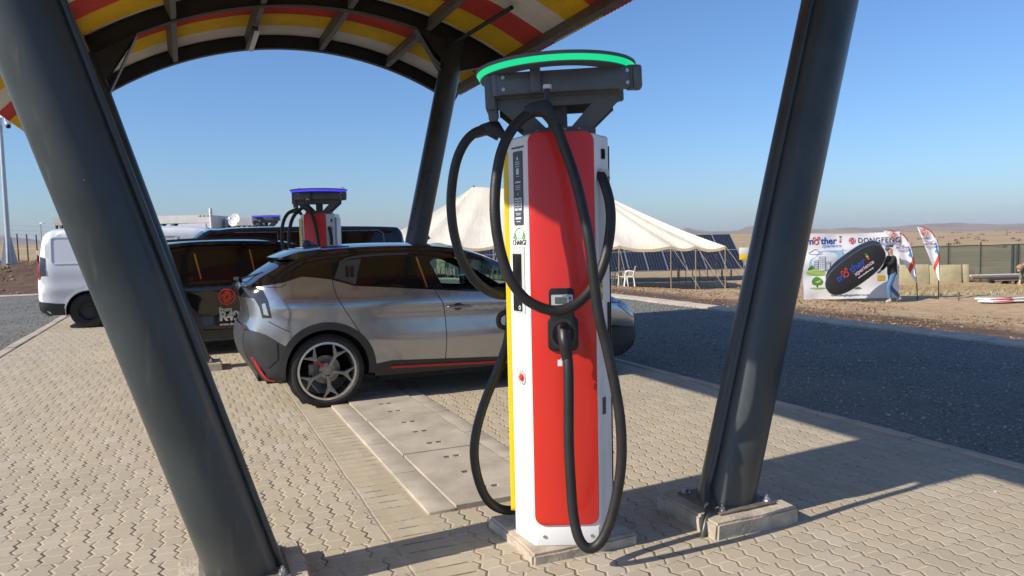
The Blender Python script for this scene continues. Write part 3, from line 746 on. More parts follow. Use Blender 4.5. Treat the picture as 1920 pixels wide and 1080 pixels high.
    CB=[(-.083,-.345,2.16),(-.035,-.35,2.095),(.010,-.37,1.974),(.050,-.41,1.837),(.078,-.44,1.70),(.100,-.46,1.565),(.120,-.455,1.393),(.141,-.45,1.22),(.176,-.44,1.07),(.211,-.44,.895),(.236,-.44,.718),(.239,-.44,.541),(.219,-.44,.389),(.185,-.44,.249),(.136,-.44,.145),(.08,-.44,.115),(.036,-.43,.158),(.012,-.41,.267),(.003,-.40,.432),(-.002,-.39,.612),(.002,-.38,.841),(.003,-.37,.966),(-.002,-.352,1.03)]
    CC=[(-.306,.01,2.105),(-.387,-.01,2.135),(-.467,-.02,2.087),(-.526,-.03,1.971),(-.556,-.03,1.796),(-.549,-.03,1.633),(-.512,-.03,1.482),(-.447,-.02,1.37),(-.366,0,1.303),(-.27,.05,1.285),(-.18,.26,1.33),(-.10,.36,1.45)]
    CD=[(-.267,.08,1.159),(-.285,.06,1.036),(-.335,.03,.90),(-.402,.01,.749),(-.453,0,.596),(-.473,-.01,.457),(-.454,-.01,.314),(-.406,-.01,.203),(-.332,.03,.137),(-.247,.12,.108),(-.22,.30,.115),(-.15,.38,.2)]
    for k_ in range(2,10):     # the left strand of the loop hangs a little further out
        x_,y_,z_=CA[k_]; f_=(0,0,.02,.035,.045,.055,.055,.05,.035,.015)[k_]/(3.87+y_); CA[k_]=(x_-(x_+.255)*f_,y_-(y_+3.87)*f_,z_-(z_-1.58)*f_)
    for P_ in (CA,CB,CC,CD):
        g=Geo(); g.tube(P_,rc,n=16,smooth=8); g.obj('cable',m_rubber,root,smooth=60)
    clamp((-.092,-.345,2.15),R(-14)); clamp((-.33,.0,2.115),R(-8))
    # plug in the bay
    g=Geo(); g.box((-.012,-.295,1.118),(.056,.07,.085),bev=.014); 
    g.tube([(-.012,-.30,1.14),(-.012,-.335,1.135),(-.010,-.365,1.085),(-.004,-.362,1.03),(-.001,-.355,1.0)],lambda t:.034-.008*t,n=14)
    for k in range(5): g.box((.008,-.352+.006*k,1.135-.012*k),(.012,.03,.005),mi=1)
    for k in range(3): g.tube([(-.03+.012*k,-.335,1.15),(-.028+.012*k,-.385,1.09),(-.016+.006*k,-.388,1.03)],.003,n=5,mi=1)
    g.obj('plug',[m_black,M('plug_grip',(.03,.028,.028),.25)],root,smooth=40)
    g=Geo(); g.box((-.035,-.356,.985),(.022,.002,.03)); g.tube([(-.02,-.36,1.02),(-.032,-.357,1.0)],.0015,n=5,smooth=1); g.obj('plug_tag',m_body,root,smooth=0)
    g=Geo(); g.box((-.268,.075,1.18),(.05,.06,.09),bev=.012); g.tube([(-.275,.075,1.20),(-.325,.07,1.17),(-.325,.07,1.12),(-.28,.075,1.10)],.014,n=8); g.obj('side_plug',m_black,root,smooth=40)
    return root
CH=[(.255,3.87),(-2.77,10.90),(-7.0,21.5)]
m_green=EM('green_light_band',(.0,.60,.24),.85,(.0,.25,.1)); m_bluel=EM('blue_light_band',(.06,.05,.9),1.0,(.02,.02,.3))
ch1=charger('nearest red and white charging column with a glowing green ring and loose black cables','x' and m_green,(*CH[0],0))
ch2=dup(ch1); ch2['label']='red charging column with a blue ring standing behind the grey car roof'; ch2.location=(*CH[1],-.09)
ch3=dup(ch1); ch3['label']='farthest charging column, only its thin blue ring showing above the black cars'; ch3.location=(*CH[2],-.05)
for c in (ch2,ch3):
    for h in c.children:
        if h.name.startswith('cable_head'):
            h.rotation_euler=(0,0,R(6))
            for r_ in h.children:
                if r_.name.startswith('ring'):
                    for b_ in r_.children: b_.data=b_.data.copy(); b_.data.materials[0]=m_bluel
pl_lab=['rough square concrete plinth under the nearest charging column','concrete plinth under the charging column behind the grey car','concrete plinth under the farthest charging column']
for k,c in enumerate(CH):
    p=footing_geo(.60,.07,11+k).obj('plinth',m_conc,smooth=40,loc=(c[0]-.02,c[1]-.02,.02) if k else W(1.765,3.47,.018),rz=A); tag(p,pl_lab[k],'plinth','concrete plinths of the chargers')
#@CARS
# ------------------------------------------------------------------ vehicles
from mathutils.geometry import delaunay_2d_cdt
def slice_poly(poly,step):
    """fill an outline with an even triangle grid"""
    P=[Vector(p) for p in poly]; Q=[]
    for i,p in enumerate(P):
        q=P[(i+1)%len(P)]; n=max(1,int((q-p).length/step))
        Q+= [p+(q-p)*(k/n) for k in range(n)]
    n=len(Q); xs=[p.x for p in Q]; zs=[p.y for p in Q]
    def near(x,z):
        for i in range(n):
            a=Q[i]; b=Q[(i+1)%n]; d=b-a; t=min(1,max(0,((x-a.x)*d.x+(z-a.y)*d.y)/(d.length_squared or 1)))
            if (x-a.x-t*d.x)**2+(z-a.y-t*d.y)**2<(step*.45)**2: return True
        return False
    X=math.floor(min(xs)/step)*step; ex=[]; row=0
    while X<max(xs):
        z=math.floor(min(zs)/step)*step+(step/2 if row%2 else 0)
        while z<max(zs):
            if not near(X,z): ex.append(Vector((X,z)))
            z+=step
        X+=step*.87; row+=1
    vs,es,fs,*_=delaunay_2d_cdt(Q+ex,[],[list(range(n))],1,1e-5)
    out=[]
    for f in fs:
        a,b,c=[vs[i] for i in f]; ar=(b.x-a.x)*(c.y-a.y)-(c.x-a.x)*(b.y-a.y)
        if abs(ar)>1e-9: out.append(list(f) if ar>0 else list(f)[::-1])
    return [(v.x,v.y) for v in vs],out
class Car:
    """side outline (x,z) from the rear foot over the roof to the front foot; local x forwards, y across, near side = -y"""
    def __init__(s,outline,w,round_=.075,tum=(1.05,.38),rear=(.5,.16),front=(.75,.24),crease=None,smooth=5):
        s.out=cr2(outline,smooth) if smooth>1 else outline; s.w=w; s.r=round_; s.tum=tum; s.re=rear; s.fr=front; s.cr=crease
        xs=[p[0] for p in s.out]; s.x0=min(xs); s.x1=max(xs)
    def dist(s,x,z):
        best=9
        for (ax,az),(bx,bz) in zip(s.out[:-1],s.out[1:]):
            dx=bx-ax;dz=bz-az;L2=dx*dx+dz*dz
            if L2<1e-9: continue
            t=min(1,max(0,((x-ax)*dx+(z-az)*dz)/L2)); d=math.hypot(x-ax-t*dx,z-az-t*dz)
            if d<best: best=d
        return best
    def S(s,x,z):
        y=s.w
        if z>s.tum[0]: y-=s.tum[1]*(z-s.tum[0])
        t=max(0,(s.x0+s.re[0]-x)/s.re[0]); y-=s.re[1]*t**2.2
        t=max(0,(x-(s.x1-s.fr[0]))/s.fr[0]); y-=s.fr[1]*t**2.2
        if s.cr: y+=s.cr(x,z)
        d=s.dist(x,z)
        if d<s.r: q=s.r-d; y-=s.r-math.sqrt(max(0,s.r*s.r-q*q))
        return max(y,.05)
    def panel(s,g,poly,off=0.,side=-1,mi=0,step=.07,thick=0.):
        pts,fs=slice_poly(poly,step)
        vs=[(x,side*(s.S(x,z)+off),z) for x,z in pts]
        g.add(vs,[f if side<0 else f[::-1] for f in fs],mi)
        if off>0:   # a returned edge so the panel has depth
            n=len(poly); a=[(x,side*(s.S(x,z)+off),z) for x,z in poly]+[(x,side*(s.S(x,z)-.004),z) for x,z in poly]
            g.add(a,[(k,n+k,n+(k+1)%n,(k+1)%n) for k in range(n)],mi)
    def both(s,g,poly,off=0.,mi=0,step=.07):
        for sd in(-1,1): s.panel(g,poly,off,sd,mi,step)
    def ribbon(s,g,path,wd,off,side=-1,mi=0,sub=8):
        P=cr2(path,sub) if sub>1 else path; L_=[];R_=[]
        for i,(x,z) in enumerate(P):
            a=P[max(i-1,0)];b=P[min(i+1,len(P)-1)]; dx=b[0]-a[0];dz=b[1]-a[1];l=math.hypot(dx,dz) or 1
            L_.append((x-dz/l*wd/2,z+dx/l*wd/2)); R_.append((x+dz/l*wd/2,z-dx/l*wd/2))
        rows=[]
        for (p,q) in zip(L_,R_): rows.append([(p[0],side*(s.S(*p)-.003),p[1]),(p[0],side*(s.S(*p)+off),p[1]),(q[0],side*(s.S(*q)+off),q[1]),(q[0],side*(s.S(*q)-.003),q[1])])
        g.grid(rows,mi,flip=side>0)
    def seg(s,xa,za,xb,zb):
        f=lambda x,z:min(range(len(s.out)),key=lambda i:(s.out[i][0]-x)**2+(s.out[i][1]-z)**2)
        return f(xa,za),f(xb,zb)
    def cap(s,g,i0,i1,bulge=.03,mi=0,off=0.,inset=0.,ny=16,yr=None):
        rows=[]
        for i in range(i0,i1+1):
            x,z=s.out[i]; a=s.out[max(i-1,0)]; b=s.out[min(i+1,len(s.out)-1)]; dx=b[0]-a[0];dz=b[1]-a[1];l=math.hypot(dx,dz) or 1
            nx,nz=-dz/l,dx/l; y=s.S(x,z)-inset; yy=s.S(x,z); row=[]
            for k in range(ny+1):
                t=-1+2*k/ny if yr is None else yr[0]+(yr[1]-yr[0])*k/ny
                q=t*y/yy; e=bulge(i) if callable(bulge) else bulge
                h=e*(1-q*q)+off; row.append((x+nx*h,t*y,z+nz*h))
            rows.append(row)
        g.grid(rows,mi)
def arc_pts(c,r,a0,a1,n=18): return [(c[0]+r*cos(R(a0+(a1-a0)*k/n)),c[1]+r*sin(R(a0+(a1-a0)*k/n))) for k in range(n+1)]
def wheel_parts(root,x,y,r,wd,side,style,mats):
    """wheel with its tyre, rim and brake as sub-parts; side -1 = towards -y"""
    o=side; mx=Matrix.Translation((x,y,r)); 
    if side>0: mx=mx@Matrix.Rotation(pi,4,'Z')
    rr=r*.79 if style!='steel' else r*.60
    h=wd/2
    hub=Geo(); hub.cyl((0,-h*.62,0),(0,-h*.45,0),.075,n=24); hub.cyl((0,-h*.67,0),(0,-h*.6,0),.032,n=20)
    for k in range(5):
        a=2*pi*k/5+.3; hub.cyl((.055*cos(a),-h*.68,.055*sin(a)),(.055*cos(a),-h*.6,.055*sin(a)),.010,n=6)
    hub.cyl((0,-h*.5,0),(0,h*.6,0),.06,n=16)
    w=hub.xf(mx).obj('wheel',mats['spoke'],root,smooth=30)
    t=Geo(); pr=[(rr,-h*.86),(rr+.012,-h*.97),(r*.86,-h*1.04),(r*.93,-h*1.0),(r*.975,-h*.88)]
    nt_=96; tr=[]
    for k in range(9):
        yy=-h*.8+1.6*h*k/8; tr.append((r*(1 if k%2==0 else 1),yy))
    pr=pr+tr+[(r*.975,h*.88),(r*.93,h*1.0),(r*.86,h*1.04),(rr+.012,h*.97),(rr,h*.86),(rr-.02,h*.8),(rr-.02,-h*.8)]
    t.lathe(pr,64,axis='Y',closed=True)
    # tread blocks
    for k in range(60):
        a=2*pi*k/60
        for (q,ph) in ((-.68,0),(-.25,.5),(.25,0),(.68,.5)):
            aa=a+ph*2*pi/60; m=Matrix.Rotation(-aa,4,'Y')@Matrix.Translation((r*.999,q*h,0))@Matrix.Rotation(.35*(1 if q<0 else -1),4,'X')
            t.box((0,0,0),(.008,h*.34,.024),mx=m)
    t.xf(mx).obj('tyre',m_tyre,w,smooth=30)
    g=Geo()
    if style=='y5':
        g.lathe([(rr+.004,-h*.90),(rr-.016,-h*.92),(rr-.022,-h*.80),(rr-.03,-h*.3),(rr-.03,h*.7),(rr,h*.8)],64,axis='Y',mi=0)
        for k in range(5):
            a=2*pi*k/5+R(60)
            rot=Matrix.Rotation(-a,4,'Y')
            m=rot@Matrix.Rotation(R(90),4,'X')   # prism xy -> xz plane, thickness along -y
            m=Matrix.Translation((0,0,0))@rot@FRONT
            r1=rr*.60
            arm=[(.045,-.021),(r1*.7,-.0145),(r1*.95,-.019),(rr*.80,-.060),(rr*.93,-.086),(rr-.006,-.104),(rr-.002,-.080),(rr*.955,-.064),(rr*.84,-.040),(r1+.035,-.0),(rr*.84,.040),(rr*.955,.064),(rr-.002,.080),(rr-.006,.104),(rr*.93,.086),(rr*.80,.060),(r1*.95,.019),(r1*.7,.0145),(.045,.021)]
            g.prism(arm,.030,m,mi=1 if k!=1 else 1,z0=h*.60,bev=.007)
            if k==0: pass
    elif style=='steel':
        g.lathe([(rr+.01,-h*.9),(rr-.006,-h*.92),(rr-.015,-h*.7),(rr-.05,-h*.45),(.105,-h*.42),(.10,-h*.62),(.06,-h*.66),(.0,-h*.66)],48,axis='Y',mi=0)
        for k in range(14):
            a=2*pi*k/14; m=Matrix.Rotation(-a,4,'Y')@Matrix.Translation((rr*.72,-h*.46,0)); g.box((0,0,0),(.03,.02,.018),mi=1,mx=m)
    else:
        g.lathe([(rr+.004,-h*.9),(rr-.016,-h*.92),(rr-.03,-h*.3),(rr-.03,h*.7)],48,axis='Y',mi=0)
        for k in range(10):
            m=Matrix.Rotation(-2*pi*k/10,4,'Y')@FRONT; g.prism([(.04,-.018),(rr-.008,-.03),(rr-.008,.03),(.04,.018)],.03,m,mi=1,z0=h*.55,bev=.005)
    g.xf(mx).obj('rim',[mats['rim'],mats['spoke']],w,smooth=32)
    if style=='y5':
        g=Geo(); m=Matrix.Rotation(-(2*pi*1/5+R(60)),4,'Y')@FRONT; g.prism([(.06,-.014),(rr*.52,-.013),(rr*.52,.013),(.06,.014)],.004,m,z0=h*.60+.0275); g.xf(mx).obj('spoke_accent',mats['red'],w,smooth=0)
    if style!='steel':
        g=Geo(); g.lathe([(.06,h*.05),(rr*.50,h*.05),(rr*.50,h*.18),(.06,h*.18)],40,axis='Y',closed=True); g.xf(mx).obj('brake_disc',M('brake_disc_steel',(.22,.20,.18),.4,.8,.2,12),w,smooth=30)
        g=Geo(); g.box((-rr*.50,h*.0,rr*.05),(.055,.07,.11),bev=.012); g.xf(mx).obj('brake_caliper',M('caliper_grey',(.22,.22,.22),.5,.5),w,smooth=30)
    return w
def liners(g,car,cs,r,mi=0):
    for c in cs:
        for sd in(-1,1):
            rows=[]
            for k in range(25):
                a=R(-12+204*k/24); rows.append([(c[0]+r*cos(a),sd*y,c[1]+r*sin(a)) for y in (car.w-.025,.50)])
            g.grid(rows,mi,flip=sd>0)
            n=len(rows); g.add([q[1] for q in rows],[tuple(range(n)) if sd<0 else tuple(range(n-1,-1,-1))],mi)
m_glass_dark=M('privacy_glass',(.004,.004,.005),.03,0,.0,Coat_Weight=.3)
m_glass=glass('front_side_glass',(.62,.78,.74),.03)
m_gblack=M('gloss_black_paint',(.005,.005,.006),.07,0,.05,3,Coat_Weight=.6,Coat_Roughness=.03)
m_clad=M('black_wheel_arch_cladding',(.022,.023,.025),.48,0,.15,8,.05,120)
m_redtrim=M('red_trim',(.42,.012,.018),.35)
m_rim_cut=M('machined_alloy',(.62,.61,.60),.24,.95,.06,6); m_rim=M('dark_alloy',(.27,.265,.26),.28,.9,.08,6)
m_silver=M('silver_grey_metallic_paint',(.37,.385,.41),.18,.85,.03,2.,Coat_Weight=.5,Coat_Roughness=.03)
m_tail=M('smoked_tail_lamp',(.02,.018,.02),.05,0,.1,Coat_Weight=.5)
m_lamp_clear=M('clear_lamp_lens',(.35,.36,.38),.06,.4,.2,30)
m_redlens=M('red_lamp_lens',(.28,.012,.015),.08,0,.1)
m_chrome=M('chrome_trim',(.80,.80,.80),.12,1.,.05)
m_seat=M('charcoal_upholstery',(.02,.02,.022),.8)

# ---- grey car -----------------------------------------------------
def grey_car():
    root=thing('parked_car','silver grey hatchback SUV with black roof and five spoke wheels parked beside the nearest charger','car',W(-.03,8.10,0),A)
    out=[(.80,.25),(.62,.27),(.48,.38),(.40,.52),(.375,.66),(.40,.80),(.44,.90),(.425,1.05),(.39,1.175),(.47,1.215),(.62,1.285),(.80,1.375),(.96,1.46),(1.10,1.515),(1.30,1.545),(1.75,1.565),(2.25,1.56),(2.62,1.525),(2.95,1.43),(3.22,1.30),(3.62,1.07),(3.78,.995),(4.1,.965),(4.45,.89),(4.70,.76),(4.80,.62),(4.83,.45),(4.80,.30),(4.66,.20),(4.42,.18)]
    def crease(x,z):
        y=0
        y+= .030*math.exp(-((z-.98+.03*(x-2))/.085)**2)*sm(x,.5,.9)*(1-sm(x,3.6,4.2))      # shoulder
        y-= .11*max(0,min(z,1.1)-.64)+.14*max(0,.56-z)*sm(x,.9,1.6)*(1-sm(x,4.0,4.4))      # flanks fall away above and below the waist
        y+= .035*math.exp(-(((x-1.22)/.62)**2+((z-.86)/.22)**2))                           # rear haunch
        y+= .03*math.exp(-(((x-3.92)/.6)**2+((z-.80)/.2)**2))
        y-= .05*sm(-z,-.34,-.18)
        y-= .028*math.exp(-((z-1.13)/.035)**2)*sm(x,1.3,1.6)*(1-sm(x,3.4,3.8))*.3
        y-= .10*sm(-x,-.75,-.40)*sm(-z,-.95,-.80)*0
        return y
    out=[(x+(.045 if x<.5 and z>.3 else 0),z) for x,z in out]; c=Car(out,.895,.085,(1.12,.44),(.55,.22),(.85,.30),crease)
    RW=(1.22,.35); FW=(3.92,.35)
    def outl(p,q): i,j=c.seg(*p,*q); return c.out[i:j+1] if i<=j else c.out[j:i+1][::-1]
    belt=[(1.03,1.285),(1.16,1.268),(1.30,1.245),(1.52,1.172),(2.2,1.105),(3.08,1.022),(3.52,.985),(3.70,.99)]
    # lower body, painted
    b=Geo()
    low=[(.40,.80),(.62,.735),(.82,.62)]+arc_pts(RW,.475,147,4)+[(1.72,.372),(3.43,.315)]+arc_pts(FW,.47,176,30)+[(4.5,.55),(4.83,.50)]
    top=outl((4.83,.50),(3.72,1.02))+[(3.70,.99)]+belt[::-1][1:]+[(.86,1.235),(.60,1.20)]+outl((.44,1.20),(.40,.80))[:-1]
    c.both(b,low+top,0,0,.06)
    i,j=c.seg(3.72,1.02,4.83,.50); c.cap(b,i,j,.06,ny=20)
    i,j=c.seg(.40,.80,.47,1.215); bl_=lambda i: .045; c.cap(b,i,j,.03,ny=20)
    body=b.obj('body',m_silver,root,smooth=40)
    # black roof, pillars
    b=Geo()
    W1=[(2.42,1.112),(2.32,1.385),(2.36,1.415),(2.66,1.425),(2.93,1.365),(3.20,1.235),(3.50,1.04),(3.46,1.018),(3.04,1.045)]
    xm=2.80
    wa=[(xm,1.068),(2.42,1.112),(2.32,1.385),(2.36,1.415),(2.66,1.425),(xm,1.398)]
    wb=[(xm,1.398),(2.93,1.365),(3.20,1.235),(3.50,1.04),(3.46,1.018),(3.04,1.045),(xm,1.068)]
    tm=c.seg(xm,1.48,xm,1.48)[0]
    ir=c.seg(.47,1.215,0,0)[0]; iw=c.seg(3.72,1.02,0,0)[0]
    bl=lambda x: next(z0+(z1-z0)*(x-x0)/(x1-x0) for (x0,z0),(x1,z1) in zip(belt[:-1],belt[1:]) if x0<=x<=x1)
    pa=[(.60,1.20),(.86,1.235)]+belt[:5]+[(xm,bl(xm))]+wa+[c.out[tm]]+c.out[ir:tm][::-1]
    pb=[(xm,bl(xm))]+belt[5:]+c.out[tm:iw+1][::-1]+wb
    for p in (pa,pb): c.both(b,p,.0,0,.06)
    i,j=c.seg(.96,1.46,2.62,1.525); c.cap(b,i,j,.035,ny=20)
    b.obj('roof',m_gblack,root,smooth=40)
    g=Geo(); i,j=c.seg(2.62,1.525,3.72,1.02); c.cap(g,i,j,.06,ny=20); g.obj('windscreen',m_glass,root,smooth=60)
    g=Geo(); i,j=c.seg(.47,1.215,.96,1.46); c.cap(g,i,j,.045,ny=20); g.obj('rear_window',m_glass_dark,root,smooth=60)
    # spoiler over the rear window
    g=Geo(); rows=[]
    for k in range(21):
        y=-.64+1.28*k/20; e=1-abs(y/.64)**3
        rows.append([(.80+.06*(1-e),y,1.455),(.78+.07*(1-e),y,1.475),(1.02,y,1.527+.03*e),(1.25,y,1.552+.035*e),(1.25,y,1.50),(1.0,y,1.455)])
    g.grid(rows,close=True,flip=True); g.add(rows[0]+rows[-1],[(0,1,2,3,4,5),(11,10,9,8,7,6)]); g.obj('spoiler',m_gblack,root,smooth=35)
    for sd in(-1,1):
        g=Geo(); c.panel(g,W1,-.006,sd,0,.07); g.obj('front_side_window',m_glass,root,smooth=60)
        g=Geo(); c.panel(g,[(1.56,1.178),(1.585,1.30),(1.64,1.445),(2.12,1.452),(2.19,1.118)],.004,sd,0,.07); g.obj('rear_side_window',m_glass_dark,root,smooth=60)
        g=Geo(); c.panel(g,[(1.335,1.255),(1.40,1.395),(1.44,1.425),(1.62,1.447),(1.565,1.30),(1.535,1.185)],.005,sd,0,.07)
        for q in(1.455,1.50): c.panel(g,[(q-.012,1.27),(q-.002,1.375),(q+.022,1.375),(q+.01,1.265)],.010,sd,1,.07)
        g.obj('quarter_panel',[m_clad,m_gblack],root,smooth=40)
        g=Geo(); c.ribbon(g,[(2.185,1.445),(2.25,1.12)],.018,.007,sd,sub=1); g.obj('window_trim',m_chrome,root,smooth=0)
        g=Geo(); c.ribbon(g,[(1.40,1.40),(1.50,1.452),(1.75,1.475),(2.1,1.48)],.020,.006,sd); g.obj('roof_edge_trim',m_clad,root,smooth=40)
        # cladding: rear bumper, arches, sill
        g=Geo(); c.panel(g,[(.40,.80),(.62,.735),(.82,.62)]+arc_pts(RW,.475,147,170,6)+[(.775,.27),(.62,.28)]+outl((.62,.27),(.39,.79)),.007,sd,0,.06)
        g.obj('rear_bumper',m_clad,root,smooth=40) if False else None
        for (ctr,a0,a1) in ((RW,192,-8),(FW,188,-12)):
            ring=arc_pts(ctr,.478,a0,a1,30)+arc_pts(ctr,.405,a1,a0,30); c.panel(g,ring,.016,sd,0,.06)
        c.panel(g,[(1.69,.25),(1.70,.375),(1.86,.395),(3.42,.315),(3.46,.19)],.010,sd,0,.08)
        c.panel(g,[(4.36,.20),(4.37,.56),(4.83,.50)]+outl((4.83,.48),(4.66,.20)),.006,sd,0,.06)
        g.obj('cladding',m_clad,root,smooth=40)
        g=Geo(); c.panel(g,[(.50,.44),(.47,.70),(.56,.715),(.735,.655),(.735,.50),(.64,.42)],.014,sd,0,.05); g.obj('bumper_insert',m_clad,root,smooth=30)
        g=Geo(); c.ribbon(g,[(1.84,.33),(2.6,.298),(3.42,.262)],.026,.016,sd,sub=4); g.obj('red_trim_strip',m_redtrim,root,smooth=0); g=Geo(); c.ribbon(g,[(.485,.52),(.53,.43),(.61,.315),(.70,.285)],.022,.012,sd,sub=5); g.obj('red_trim_strip',m_redtrim,root,smooth=0)
        # tail lamp wrapping round the corner
        g=Geo(); c.panel(g,[(.395,1.16),(.42,1.205),(.56,1.195),(.62,1.165),(.665,1.05),(.69,.895),(.60,.893),(.575,1.0),(.53,1.085),(.41,1.10)],.006,sd,0,.05)
        c.panel(g,[(.615,.93),(.60,1.03),(.635,1.04),(.665,.915)],.010,sd,1,.05)
        g.obj('tail_lamp',[m_tail,m_lamp_clear],root,smooth=40)
        # shut lines
        g=Geo()
        for pth in ([(1.315,1.24),(1.325,1.12),(1.37,1.00),(1.49,.79),(1.60,.60),(1.66,.45)],[(2.325,1.095),(2.36,1.02),(2.41,.90),(2.425,.60),(2.415,.35)],[(3.46,1.0),(3.47,.80),(3.42,.55),(3.36,.33)],[(.66,.86),(.78,.80),(.88,.755)],[(.60,1.20),(.80,1.19),(.88,1.225)],[(3.72,.98),(4.1,.90),(4.5,.82)]):
            g=Geo(); c.ribbon(g,pth,.007,.0012,sd,sub=6); g.obj('shut_line',m_liner,root,smooth=0)
        g=Geo(); hx,hz=2.56,.905; y=sd*(c.S(hx,hz)); g.prism([(hx+.055*cos(R(a)),hz+.038*sin(R(a))) for a in range(0,360,20)],.004,Matrix.Translation((0,y-.001 if sd<0 else y+.005,0))@FRONT,mi=1)
        g.tube([(hx-.115,y+sd*.010,hz+.004),(hx-.10,y+sd*.030,hz+.003),(hx,y+sd*.036,hz),(hx+.11,y+sd*.028,hz-.004),(hx+.13,y+sd*.008,hz-.004)],lambda t:.010+.006*sin(pi*t),n=10,mi=0)
        g.obj('door_handle',[m_rim,m_gblack],root,smooth=40)
        g=Geo(); g.box((3.32,sd*1.0,1.08),(.10,.20,.13),bev=.035); g.box((3.34,sd*.90,1.03),(.05,.1,.03)); g.obj('door_mirror',m_gblack,root,smooth=40)
        g=Geo(); c.panel(g,[(4.46,.80),(4.52,.855),(4.66,.775),(4.78,.66),(4.80,.60),(4.66,.66)],.006,sd,0,.05); g.obj('headlight',m_lamp_clear,root,smooth=40)
    g=Geo(); i,j=c.seg(.62,.27,.40,.80); c.cap(g,i,j,.045,off=.004,ny=20); g.obj('bumper_skin',m_clad,root,smooth=40)
    g=Geo(); i,j=c.seg(.40,1.10,.40,1.18); c.cap(g,i,j,.045,off=.005,ny=20,inset=.02); g.obj('tail_light_bar',m_tail,root,smooth=40)
    g=Geo(); i,j=c.seg(4.83,.50,4.42,.18); c.cap(g,i,j,.06,off=.003,ny=20); g.obj('front_bumper',m_clad,root,smooth=40)
    g=Geo(); g.tube([(.47,-.05,1.23),(.40,-.12,1.262),(.44,-.22,1.262)],.018,n=8); g.tube([(.45,-.2,1.262),(.66,-.45,1.33)],.008,n=6); g.obj('rear_wiper',m_black,root,smooth=40)
    g=Geo(); g.prism([(1.15,1.57),(1.32,1.585),(1.22,1.645),(1.17,1.645)],.03,FRONT,z0=-.015,bev=.006); g.obj('roof_fin',m_gblack,root,smooth=30)
    # underbody and cabin
    u=Geo(); u.box((2.57,0,.30),(1.66,1.66,.20)); u.box((2.6,0,.34),(3.9,1.0,.26)); u.box((.66,0,.42),(.24,1.3,.3)); u.box((4.45,0,.42),(.3,1.2,.35)); liners(u,c,(RW,FW),.425)
    u.box((2.6,0,.50),(1.9,1.5,.06)); u.obj('underbody',m_liner,root,smooth=0)
    s=Geo()
    for y in(-.36,.36):
        s.box((2.62,y,.62),(.5,.48,.2),bev=.06); s.box((2.36,y,.92),(.16,.48,.55),bev=.06,mx=None); s.box((2.30,y,1.27),(.09,.25,.17),bev=.035)
    s.box((1.62,0,.62),(.5,1.3,.2),bev=.06); s.box((1.40,0,.95),(.16,1.3,.55),bev=.06); s.box((3.48,0,.86),(.45,1.42,.24),bev=.06); s.box((1.86,0,.96),(.04,1.2,.0))
    s.obj('seats',m_seat,root,smooth=35)
    s=Geo(); s.lathe([(.175,-.012),(.19,0),(.175,.012),(.16,0)],32,closed=True,mx=Matrix.Translation((3.10,-.36,.97))@Matrix.Rotation(R(62),4,'Y')); s.tube([(3.3,-.36,.88),(3.10,-.36,.97)],.03,n=10,smooth=1); s.tube([(3.1,-.52,.97),(3.1,-.2,.97)],.016,n=8,smooth=1); s.obj('steering_wheel',m_black,root,smooth=40)
    for ch in root.children:      # proportions: a shorter tail, a longer nose, a slightly lower roof
        for v in ch.data.vertices: v.co.x+=.07*(1-sm(v.co.x,.44,1.0))+.08*sm(v.co.x,3.9,4.8); v.co.z*=1-.022*sm(v.co.z,.5,1.5)
    for (x,_),yy in ((RW,.785),(FW,.785)):
        for sd in(-1,1): wheel_parts(root,x,sd*yy,.35,.235,sd,'y5',dict(spoke=m_rim,rim=m_rim_cut,red=m_redtrim))
    return root
grey_car()
#@CARS2
# ---- black car with the red emblem on its door --------------------
m_blackpaint=M('black_car_paint',(.007,.006,.006),.09,.2,.05,3,Coat_Weight=.7,Coat_Roughness=.03)
m_vinyl_red=M('red_vinyl',(.62,.03,.02),.4,0,.03); m_vinyl_grey=M('pale_grey_vinyl',(.50,.50,.48),.5,0,.03)
def plain_car(root,c,wheels,wr,paint,panels,capseg,lift,style,wmats,ww=.235,wy=None,archr=.07):
    """body with arches cut out, caps of the named outline stretches, draped panels"""
    b=Geo(); o=c.out; n=len(o)
    bot=[]
    zb=lift
    (xr,_),(xf,_)=wheels
    R_=wr+archr
    bottom=[(o[0][0],o[0][1])]+arc_pts((xr,wr),R_,180+math.degrees(math.asin(min(1,(wr-zb)/R_))),-math.degrees(math.asin(min(1,(wr-zb)/R_))),24)+arc_pts((xf,wr),R_,180+math.degrees(math.asin(min(1,(wr-zb)/R_))),-math.degrees(math.asin(min(1,(wr-zb)/R_))),24)
    c.both(b,bottom+o[::-1][:-1],0,0,.09)
    b2=[]
    for (nm,mat,p,q,bulge) in capseg:
        i,j=c.seg(*p,*q)
        if nm is None: c.cap(b,i,j,bulge,ny=16)
        else: b2.append((nm,mat,i,j,bulge))
    body=b.obj('body',paint,root,smooth=40)
    for nm,mat,i,j,bulge in b2:
        g=Geo(); c.cap(g,i,j,bulge,ny=16); g.obj(nm,mat,root,smooth=45)
    u=Geo(); liners(u,c,wheels,R_+.01); u.box(((xr+xf)/2,0,zb+.12),((xf-xr)-2*R_-.05,2*c.w-.14,.2)); u.box(((xr+xf)/2,0,zb+.16),(xf-xr+1.2,1.0,.25)); u.obj('underbody',m_liner,root,smooth=0)
    for nm,mat,poly,off in panels:
        for sd in(-1,1):
            g=Geo(); c.panel(g,poly,off,sd,0,.08); g.obj(nm,mat,root,smooth=45)
    for x,_ in wheels:
        for sd in(-1,1): wheel_parts(root,x,sd*(wy or c.w-ww/2-.02),wr,ww,sd,style,wmats)
    return body
